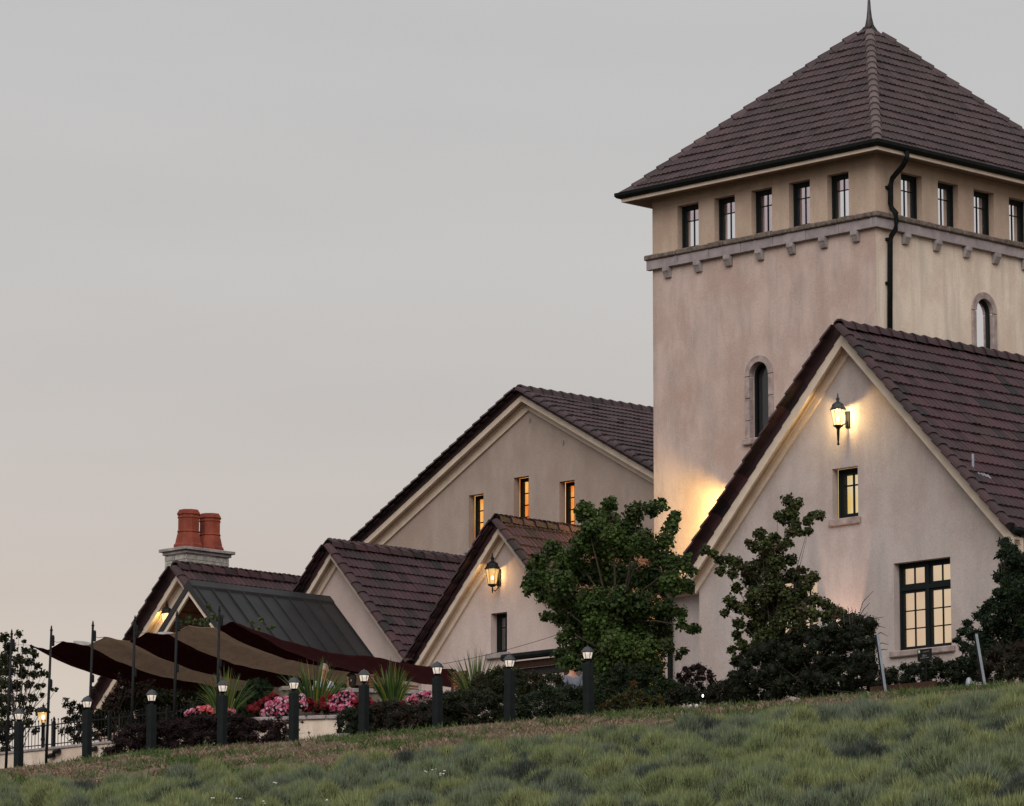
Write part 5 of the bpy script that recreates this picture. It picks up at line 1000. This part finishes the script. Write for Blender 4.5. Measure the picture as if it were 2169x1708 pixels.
sc=hs(1959,1387,65.0); sg_t=thing('plant_sign','small black sign on a stake in front of the window sill with a cream emblem','sign',(65.0,sc[1],8.4))
a=hs(1944,1388,65)[1]; b=hs(1973.5,1388,65)[1]; z1_=hs(1959,1375,65)[2]; z0_=hs(1959,1400,65)[2]
q=MB(); q.box((64.99,b,z0_),(65.01,a,z1_)); q.build('board',SIGN,sg_t); q=MB(); q.box((65.011,sc[1]-.012,8.2),(65.035,sc[1]+.012,z0_+.02)); q.build('stake',IRON,sg_t)
W_=a-b; H_=z1_-z0_; q=MB(); q.lathe((64.985,a-W_*.14,z1_-H_*.22),[(.001,-.035),(.018,-.02),(.02,0),(.018,.02),(.001,.035)],8); q.build('emblem',SIGNE,sg_t)
def strokes(u0,u1,v,h,n,slant,seed,nm):
    rn=random.Random(seed); q=MB()
    for i in range(n):
        u=u0+(u1-u0)*(i+.5)/n; du=(u1-u0)/n*.32; hh=h*rn.uniform(.6,1.1); vv=v+slant*(u-u0)
        y0=a-W_*(u-du); y1=a-W_*(u+du); zc=z1_-H_*vv; q.add([(64.986,y0,zc-H_*hh/2),(64.986,y1,zc-H_*hh/2),(64.986,y1,zc+H_*hh/2),(64.986,y0,zc+H_*hh/2)],[(0,1,2,3)])
    q.build(nm,SIGNL,sg_t)
strokes(.40,.86,.27,.10,6,-.15,1,'lettering'); strokes(.36,.68,.57,.20,4,0,2,'lettering'); strokes(.20,.84,.76,.10,10,-.03,3,'lettering')
gl=hs(1508,1476,62.0); pth=thing('path_light','tiny glowing path light among the low shrubs','light',(62.0,gl[1],8.4)); q=MB(); q.lathe((61.75,gl[1],gl[2]),[(.01,-.03),(.018,-.01),(.018,.01),(.01,.025)],8); q.build('lamp_glass',BULBB,pth); q=MB(); q.tube([(61.75,gl[1],8.1),(61.75,gl[1],gl[2]-.08)],.01,5); q.build('stake',IRON,pth)
up=hs(1748,1420,71.35); ut=thing('uplight','small ground spotlight behind the vine mound washing the wall below the small window','light',(71.35,up[1],9.9)); q=MB(); q.lathe((71.35,up[1],9.95),[(.05,0),(.07,.1),(.07,.14)],8); q.build('housing',IRON,ut)
l=bpy.data.lights.new('uplight_beam','SPOT'); l.energy=230; l.color=(1,.60,.42); l.spot_size=math.radians(34); l.spot_blend=.35; l.shadow_soft_size=.03
lo=bpy.data.objects.new('uplight_beam',l); COL.objects.link(lo); lo.parent=ut; lo.location=(0,0,.25); lo.rotation_euler=Vector((-.36,0,-1)).to_track_quat('Z','Y').to_euler()
rk=hs(2052,1440,61.0); q=MB(); q.lathe((61.0,rk[1],rk[2]-.02),[(.05,-.15),(.06,-.05),(.05,.02),(.03,.05),(.01,.06)],7); single('boulder','small pale stone at the crest beside the leaning stake by the conifer','stone',q,STAKE,(61,rk[1],8.2),smooth=True)
for k_,(x,y,lb) in enumerate(((1463,1497,'left one of the two small white pipe caps at the crest'),(1476,1496,'right one of the two small white pipe caps at the crest'),(1464,1508,'lone small white pipe cap just below the pair at the crest'))):
    p=hs(x,y,59.7-(.5 if k_==2 else 0)); q=MB(); q.lathe((p[0],p[1],p[2]),[(.02,-.3),(.02,-.05),(.035,-.04),(.035,.02),(.02,.035)],8); single('pipe_cap',lb,'pipe cap',q,PIPEW,(p[0],p[1],p[2]-.3),'white pipe caps')
# ---- patio furniture and people
zf=zFl
def slatpanel(label,x0,x1,y0,y1,s0):
    a=hs(x0,y0,s0); b=hs(x1,y1,s0); th=thing('wooden_screen',label,'screen',(s0,a[1],zf),'teak screens on the terrace'); zt_=a[2]; z=zf+.15
    q=MB(); q.box((s0-.02,a[1],zf),(s0+.02,a[1]-.05,zt_)); q.box((s0-.02,b[1]+.05,zf),(s0+.02,b[1],zt_)); q.build('frame',DWOOD,th)
    while z<zt_-.03: q=MB(); q.box((s0-.012,a[1]-.05,z),(s0+.012,b[1]+.05,z+.045)); q.build('slat',WOOD,th); z+=.06
slatpanel('slatted teak screen behind the seated people',778,797,1428,1455,66.5); slatpanel('slatted teak screen right of the teak chair',957,990,1424,1452,68.2)
def chair(label,x,y,s0,face):
    c=hs(x,y,s0); th=thing('patio_chair',label,'chair',(s0,c[1],zf),'teak patio chairs'); t=c[1]
    q=MB(); q.box((s0-.24,t-.24,zf+.42),(s0+.24,t+.24,zf+.46)); q.build('seat',WOOD,th)
    for i in range(7):
        q=MB(); z0=zf+.50+i*.065; x0=-.24*face-.10*face*i/6; q.box((s0-.22,t-x0-.012,z0),(s0+.22,t-x0+.012,z0+.045)); q.build('slat',WOOD,th)
    for ss in (-.22,.22):
        for tt in (-.22,.22):
            q=MB(); q.box((s0+ss-.02,t+tt-.02,zf),(s0+ss+.02,t+tt+.02,zf+.42)); q.build('leg',WOOD,th)
        q=MB(); q.box((s0+ss-.025,t-.27,zf+.64),(s0+ss+.025,t+.25,zf+.67)); q.build('arm',WOOD,th)
chair('teak slatted chair with its back to the sword-leaved plant',893,1450,66.8,1)
def table(label,x,s0):
    c=hs(x,1450,s0); th=thing('patio_table',label,'table',(s0,c[1],zf),'teak patio tables'); t=c[1]
    q=MB(); q.box((s0-.4,t-.6,zf+.71),(s0+.4,t+.6,zf+.75)); q.build('tabletop',WOOD,th)
    for ss in (-.33,.33):
        for tt in (-.52,.52): q=MB(); q.box((s0+ss-.03,t+tt-.03,zf),(s0+ss+.03,t+tt+.03,zf+.71)); q.build('leg',WOOD,th)
table('teak table behind the seventh bollard, in front of the chair',938,67.7); table('teak table between the two seated people',722,65.7)
def skin(name,pts,edges,rad,mat,parent,root=0,lev=2):
    me=bpy.data.meshes.new(name); me.from_pydata([tuple(Vector(p)) for p in pts],edges,[]); me.materials.append(mat); o=bpy.data.objects.new(name,me); COL.objects.link(o); o.parent=parent
    m=o.modifiers.new('skin','SKIN'); me.skin_vertices or None
    sv=me.skin_vertices[0].data if me.skin_vertices else None
    if sv is None:
        me.attributes; 
    else:
        for i,r in enumerate(rad): sv[i].radius=(r,r) if not isinstance(r,tuple) else r; sv[i].use_root=(i==root)
    m.use_smooth_shade=True; s_=o.modifiers.new('sub','SUBSURF'); s_.levels=lev; s_.render_levels=lev; return o
def person(label,p,rot,seated,shirt,hair,long_hair=False,head_z=None):
    th=bpy.data.objects.new('person',None); COL.objects.link(th); ORG[th.name]=Vector((0,0,0)); th.location=W(p); th.rotation_euler=(0,0,PH+rot); setp(th,label,'person')
    hz_=.46 if seated else .92; k=Vector
    P=[(0,0,hz_),(0,0,hz_+.24),(0,0,hz_+.46),(0,0,hz_+.55),(0,.01,hz_+.66),(0,0,hz_+.78),(0,-.0,hz_+.83)]; R_=[.13,.12,.135,.05,.085,.10,.07]
    E_=[(0,1),(1,2),(2,3),(3,4),(4,5),(5,6)]
    for sx in (-1,1):
        i=len(P)
        if seated: P+= [(sx*.09,.0,hz_-.02),(sx*.11,.42,hz_+.02),(sx*.11,.44,.08),(sx*.11,.58,.04)]
        else: P+= [(sx*.09,0,hz_-.08),(sx*.10,.02,hz_-.44),(sx*.10,-.02,.08),(sx*.11,.14,.04)]
        R_+=[.085,.06,.04,.035]; E_+=[(0,i),(i,i+1),(i+1,i+2),(i+2,i+3)]
        j=len(P); P+=[(sx*.17,0,hz_+.45),(sx*.23,.03,hz_+.19),(sx*.17,.25,hz_+.14),(sx*.15,.33,hz_+.15)]; R_+=[.05,.04,.03,.025]; E_+=[(2,j),(j,j+1),(j+1,j+2),(j+2,j+3)]
        for f_ in range(5):
            kx=(f_-2)*.016; m0=len(P); P+=[(sx*.15+kx,.37,hz_+.15),(sx*.15+kx*1.2,.40+(.0 if f_ in (0,4) else .012),hz_+.14)]; R_+=[.009,.007]; E_+=[(j+3,m0),(m0,m0+1)]
    skin('body',P,E_,R_,SKIN,th,0,1)
    sp=[(0,0,hz_-.02),(0,0,hz_+.24),(0,0,hz_+.45),(0,0,hz_+.52)]; sr=[.145,.135,.15,.075]; se=[(0,1),(1,2),(2,3)]
    for sx in (-1,1): j=len(sp); sp+=[(sx*.17,0,hz_+.45),(sx*.235,.03,hz_+.19),(sx*.19,.18,hz_+.155)]; sr+=[.065,.055,.045]; se+=[(2,j),(j,j+1),(j+1,j+2)]
    skin('shirt',sp,se,sr,shirt,th,0,2)
    tp_=[(0,0,hz_)]; tr_=[.14]; te_=[]
    for sx in (-1,1):
        j=len(tp_)
        tp_+= [(sx*.09,.0,hz_-.02),(sx*.11,.42,hz_+.02),(sx*.11,.44,.10)] if seated else [(sx*.09,0,hz_-.08),(sx*.10,.02,hz_-.44),(sx*.10,-.02,.08)]
        tr_+=[.10,.075,.055]; te_+=[(0,j),(j,j+1),(j+1,j+2)]
    skin('trousers',tp_,te_,tr_,CLOTHD,th,0,2)
    q=MB(); q.lathe((0,-.015,hz_+.74),[(.085,-.06),(.108,.0),(.108,.06),(.085,.11),(.04,.14),(.005,.15)] if not long_hair else [(.08,-.22),(.10,-.12),(.115,.0),(.11,.06),(.085,.11),(.04,.14),(.005,.15)],12); o=q.build('hair',hair,th,org=(0,0,0),smooth=True); o.location=(0,-.02,0)
    for sx in (-1,1):
        q=MB(); q.lathe((sx*.032,.088,hz_+.72),[(.003,-.010),(.011,-.004),(.011,.004),(.003,.010)],6); q.build('eye',CLOTHD,th,org=(0,0,0))
        q=MB(); q.lathe((sx*.095,.01,hz_+.70),[(.005,-.03),(.016,-.01),(.018,.015),(.005,.03)],6); q.build('ear',SKIN,th,org=(0,0,0))
    q=MB(); q.add([(-.012,.085,hz_+.69),(.012,.085,hz_+.69),(0,.115,hz_+.692),(0,.088,hz_+.73)],[(0,1,2),(0,2,3),(1,3,2)]); q.build('nose',SKIN,th,org=(0,0,0))
    return th
def pz(x,y,s0,seated): p=hs(x,y,s0); return (s0,p[1],p[2]-(.46 if seated else .92)-.74)
person('grey-haired person in a pale blue shirt seated behind the sword-leaved plant',pz(686,1419,65.4,True),2.6,True,CLOTHB,HAIRG)
person('dark-haired person sitting low at the table on the terrace',pz(741,1439,66.3,True),1.2,True,CLOTHD,HAIRD,True)
person('person in a white shirt under the veranda beside the tree leaves',pz(1212,1408,69.5,False),2.9,False,CLOTHW,HAIRD)
person('person in a pale shirt partly hidden by the rightmost bollard',pz(1238,1402,70.0,False),1.0,False,CLOTHW,HAIRG)
# ================================================================= LAVENDER, VERGE GRASS
def blades(P,D,Lg,Wd,C,g):
    """tapered bent blades: P roots, D directions, two quads collapsed to triangles"""
    n=len(P); side=unit(np.cross(D,g.normal(size=(n,3))))*Wd[:,None]; bend=g.normal(size=(n,3))*(Lg*.12)[:,None]
    mid=P+D*(Lg*.55)[:,None]; tip=P+D*Lg[:,None]+bend*np.array([1,1,.3])-np.array([0,0,1])*(Lg*.06)[:,None]
    V=np.stack([P-side*.8,P+side*.8,mid+side,mid-side,tip],1).reshape(-1,3); b=(np.arange(n)*5)[:,None]
    Fc=np.concatenate([b+np.array([[0,1,2]]),b+np.array([[0,2,3]]),b+np.array([[3,2,4]])],0)
    return V,Fc,np.repeat(C,5,axis=0)
g=np.random.default_rng(11)
bs=[];st=.78
for i,s in enumerate(np.arange(31,60.6,st*.85)):
    for t in np.arange(24,86,st):
        ss=s+g.uniform(-.2,.2); tt=t+g.uniform(-.2,.2)+(i%2)*st/2
        if ss>verge_edge(tt)+.7*float(vfield(ss*1.3,tt*1.1,4)): continue
        z=float(zt(ss,tt)); px,py=pix(ss,tt,z)
        if -350<px<2500 and py<2050: bs.append((ss,tt,z,g.uniform(.28,.50),g.uniform(.26,.64)*(1-.8*min(1,max(0,(ss-53)/3)))))
bs=np.array(bs); print('lavender bushes',len(bs))
fld=vfield(bs[:,0]*.55,bs[:,1]*.45,7)+.5*vfield(bs[:,0]*1.7,bs[:,1]*1.3,9)+g.normal(size=len(bs))*.18
cg=np.array([.195,.240,.105]); cy=np.array([.235,.265,.115]); cb_=np.array([.150,.185,.130]); cd=np.array([.058,.074,.062])
f1_=np.clip(fld*.8+.55,0,1)[:,None]; bc=cb_*(1-f1_)+cg*f1_; dm=((g.random(len(bs))<.12)|(vfield(bs[:,0]*1.1,bs[:,1]*.7,21)>.62))[:,None]; bc=np.where(dm,cd,bc); bc=np.where((g.random(len(bs))<.30)[:,None]&~dm,cy,bc)
hsc=np.where(dm[:,0],.8,1.0)
def spikes(P,D,Lg,Wd,C):
    n=len(P); side=unit(np.cross(D,g.normal(size=(n,3))))*Wd[:,None]; V=np.stack([P-side,P+side,P+D*Lg[:,None]],1).reshape(-1,3)
    return V,np.arange(n*3).reshape(-1,3),np.repeat(C,3,axis=0)
inview=np.array([(-60<pix(*b[:3])[0]<2230 and pix(*b[:3])[1]<1765) for b in bs]); nb=np.where(inview,int(1200000/inview.sum()),120); idx=np.repeat(np.arange(len(bs)),nb); n=len(idx); B=bs[idx]
ang=g.random(n)*2*np.pi; cu=g.random(n); phi=np.arccos(cu)   # polar angle from the top of the mound
hx=np.sin(phi)*np.cos(ang); hy=np.sin(phi)*np.sin(ang); hz_=cu
lump=1+.12*np.sin(ang*3+idx*1.7)
P=np.stack([B[:,0]+hx*B[:,3]*.85*lump,B[:,1]+hy*B[:,3]*.85*lump,B[:,2]-.08+hz_*B[:,4]*.80*hsc[idx]],1)
D=unit(np.stack([hx*.55,hy*.55,.55+.6*hz_],1)+g.normal(size=(n,3))*.16)
Lg=(.04+.15*g.random(n)**2)*hsc[idx]; Wd=.0050*(.6+.8*g.random(n)); C=bc[idx]*(1+.45*(g.random((n,1))*2-1)); tipm=g.random(n)<.10; C[tipm]=C[tipm]*.5+np.array([.26,.23,.13])*.5
V,Fc,T=spikes(P,D,Lg,Wd,C)
lav=np_mesh('lavender_field',V,Fc,GRASS,None,(0,0,0),T,kind='stuff'); lav.rotation_euler=(0,0,PH)
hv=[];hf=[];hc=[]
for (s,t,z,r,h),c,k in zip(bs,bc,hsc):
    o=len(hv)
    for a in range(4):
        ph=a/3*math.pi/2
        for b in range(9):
            an=2*math.pi*b/9; q=g.uniform(.85,1.1); hv.append((s+r*.85*math.cos(ph)*math.cos(an)*q,t+r*.85*math.cos(ph)*math.sin(an)*q,z-.08+h*.76*k*math.sin(ph)*q)); hc.append(c*.22)  # mound body tint darkened to paint the shade between stems and bushes
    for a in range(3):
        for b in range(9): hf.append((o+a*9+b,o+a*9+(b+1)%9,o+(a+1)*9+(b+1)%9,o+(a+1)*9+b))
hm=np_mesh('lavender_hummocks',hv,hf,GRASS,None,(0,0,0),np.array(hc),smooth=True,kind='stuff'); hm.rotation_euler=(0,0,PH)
# verge: dry tufts, some green patches, all along the crest
n=150000; S_=g.uniform(50.5,61.2,n); T_=g.uniform(44,82,n); ok=S_>verge_edge(T_)-.35+.5*vfield(S_,T_,4); dn=vfield(S_*2.2,T_*1.6,3)+.6*vfield(S_*5,T_*4,6); ok&=(dn+g.normal(size=n)*.6>-.35); S_,T_,dn=S_[ok],T_[ok],dn[ok]; n=len(S_)
P=np.stack([S_,T_,zt(S_,T_)-.02],1); D=unit(np.stack([g.normal(size=n)*.6,g.normal(size=n)*.6,np.ones(n)*.8],1))
gp_=vfield(S_*1.1,T_*.8,12)+.5*vfield(S_*2.7,T_*2.1,13); isg=gp_>.25; Lg=np.where(isg,.07+.17*g.random(n),.04+.10*g.random(n)); cs=np.array([.34,.26,.18]); cbn=np.array([.11,.072,.05]); cgn=np.array([.075,.115,.035])
mixf=np.clip(g.random(n)+.3*vfield(S_*3,T_*2,15),0,1)[:,None]; C=cs*(1-mixf)+cbn*mixf; C=np.where(isg[:,None],cgn*(1+.4*(g.random((n,1))-.5)),C)
V,Fc,T=blades(P,D,Lg,.008*(.7+.9*g.random(n)),C,g); vgx=np_mesh('verge_grass',V,Fc,GRASS,None,(0,0,0),T,kind='stuff'); vgx.rotation_euler=(0,0,PH)
# stems standing along the crest line
n=16000; T_=g.uniform(38,82,n); S_=59.7+g.normal(size=n)*.35; P=np.stack([S_,T_,zt(S_,T_)-.02],1); D=unit(np.stack([g.normal(size=n)*.25,g.normal(size=n)*.25,np.ones(n)],1)); fr=np.clip((T_-56)/6,0,1)
Lg=(.03+.13*g.random(n)**2)*(1-.6*fr); C=np.where((g.random(n)<.5+.4*fr)[:,None],np.array([.17,.125,.08]),np.array([.10,.12,.045])); V,Fc,T=blades(P,D,Lg,np.full(n,.006),C,g); cg_=np_mesh('crest_grass',V,Fc,GRASS,None,(0,0,0),T,kind='stuff'); cg_.rotation_euler=(0,0,PH)
# tiny white daisies
fl=[(x,y) for x,y in ((897,1634),(921,1632),(940,1637),(935,1643),(562,1700),(450,1688),(500,1690),(690,1696),(583,1660))]
q=MB()
for x,y in fl:
    r_=ray(x,y); k=40.
    while k<110 and r_[2]*k>float(zt(r_[0]*k,r_[1]*k))+.40: k+=.05
    p=Vector((r_[0]*k,r_[1]*k,r_[2]*k))
    for m_ in range(2): c=p+Vector((random.uniform(-.05,.05),random.uniform(-.06,.06),random.uniform(-.03,.03))); q.lathe(c,[(.005,-.01),(.022,.0),(.016,.010),(.004,.014)],6)
single('daisies',None,None,q,PIPEW,(50,60,5),kind='stuff')
# stone border between path bollards and beds
print('objects',len(bpy.data.objects),'tris',sum(len(m.loops)-2*len(m.polygons) for m in bpy.data.meshes))
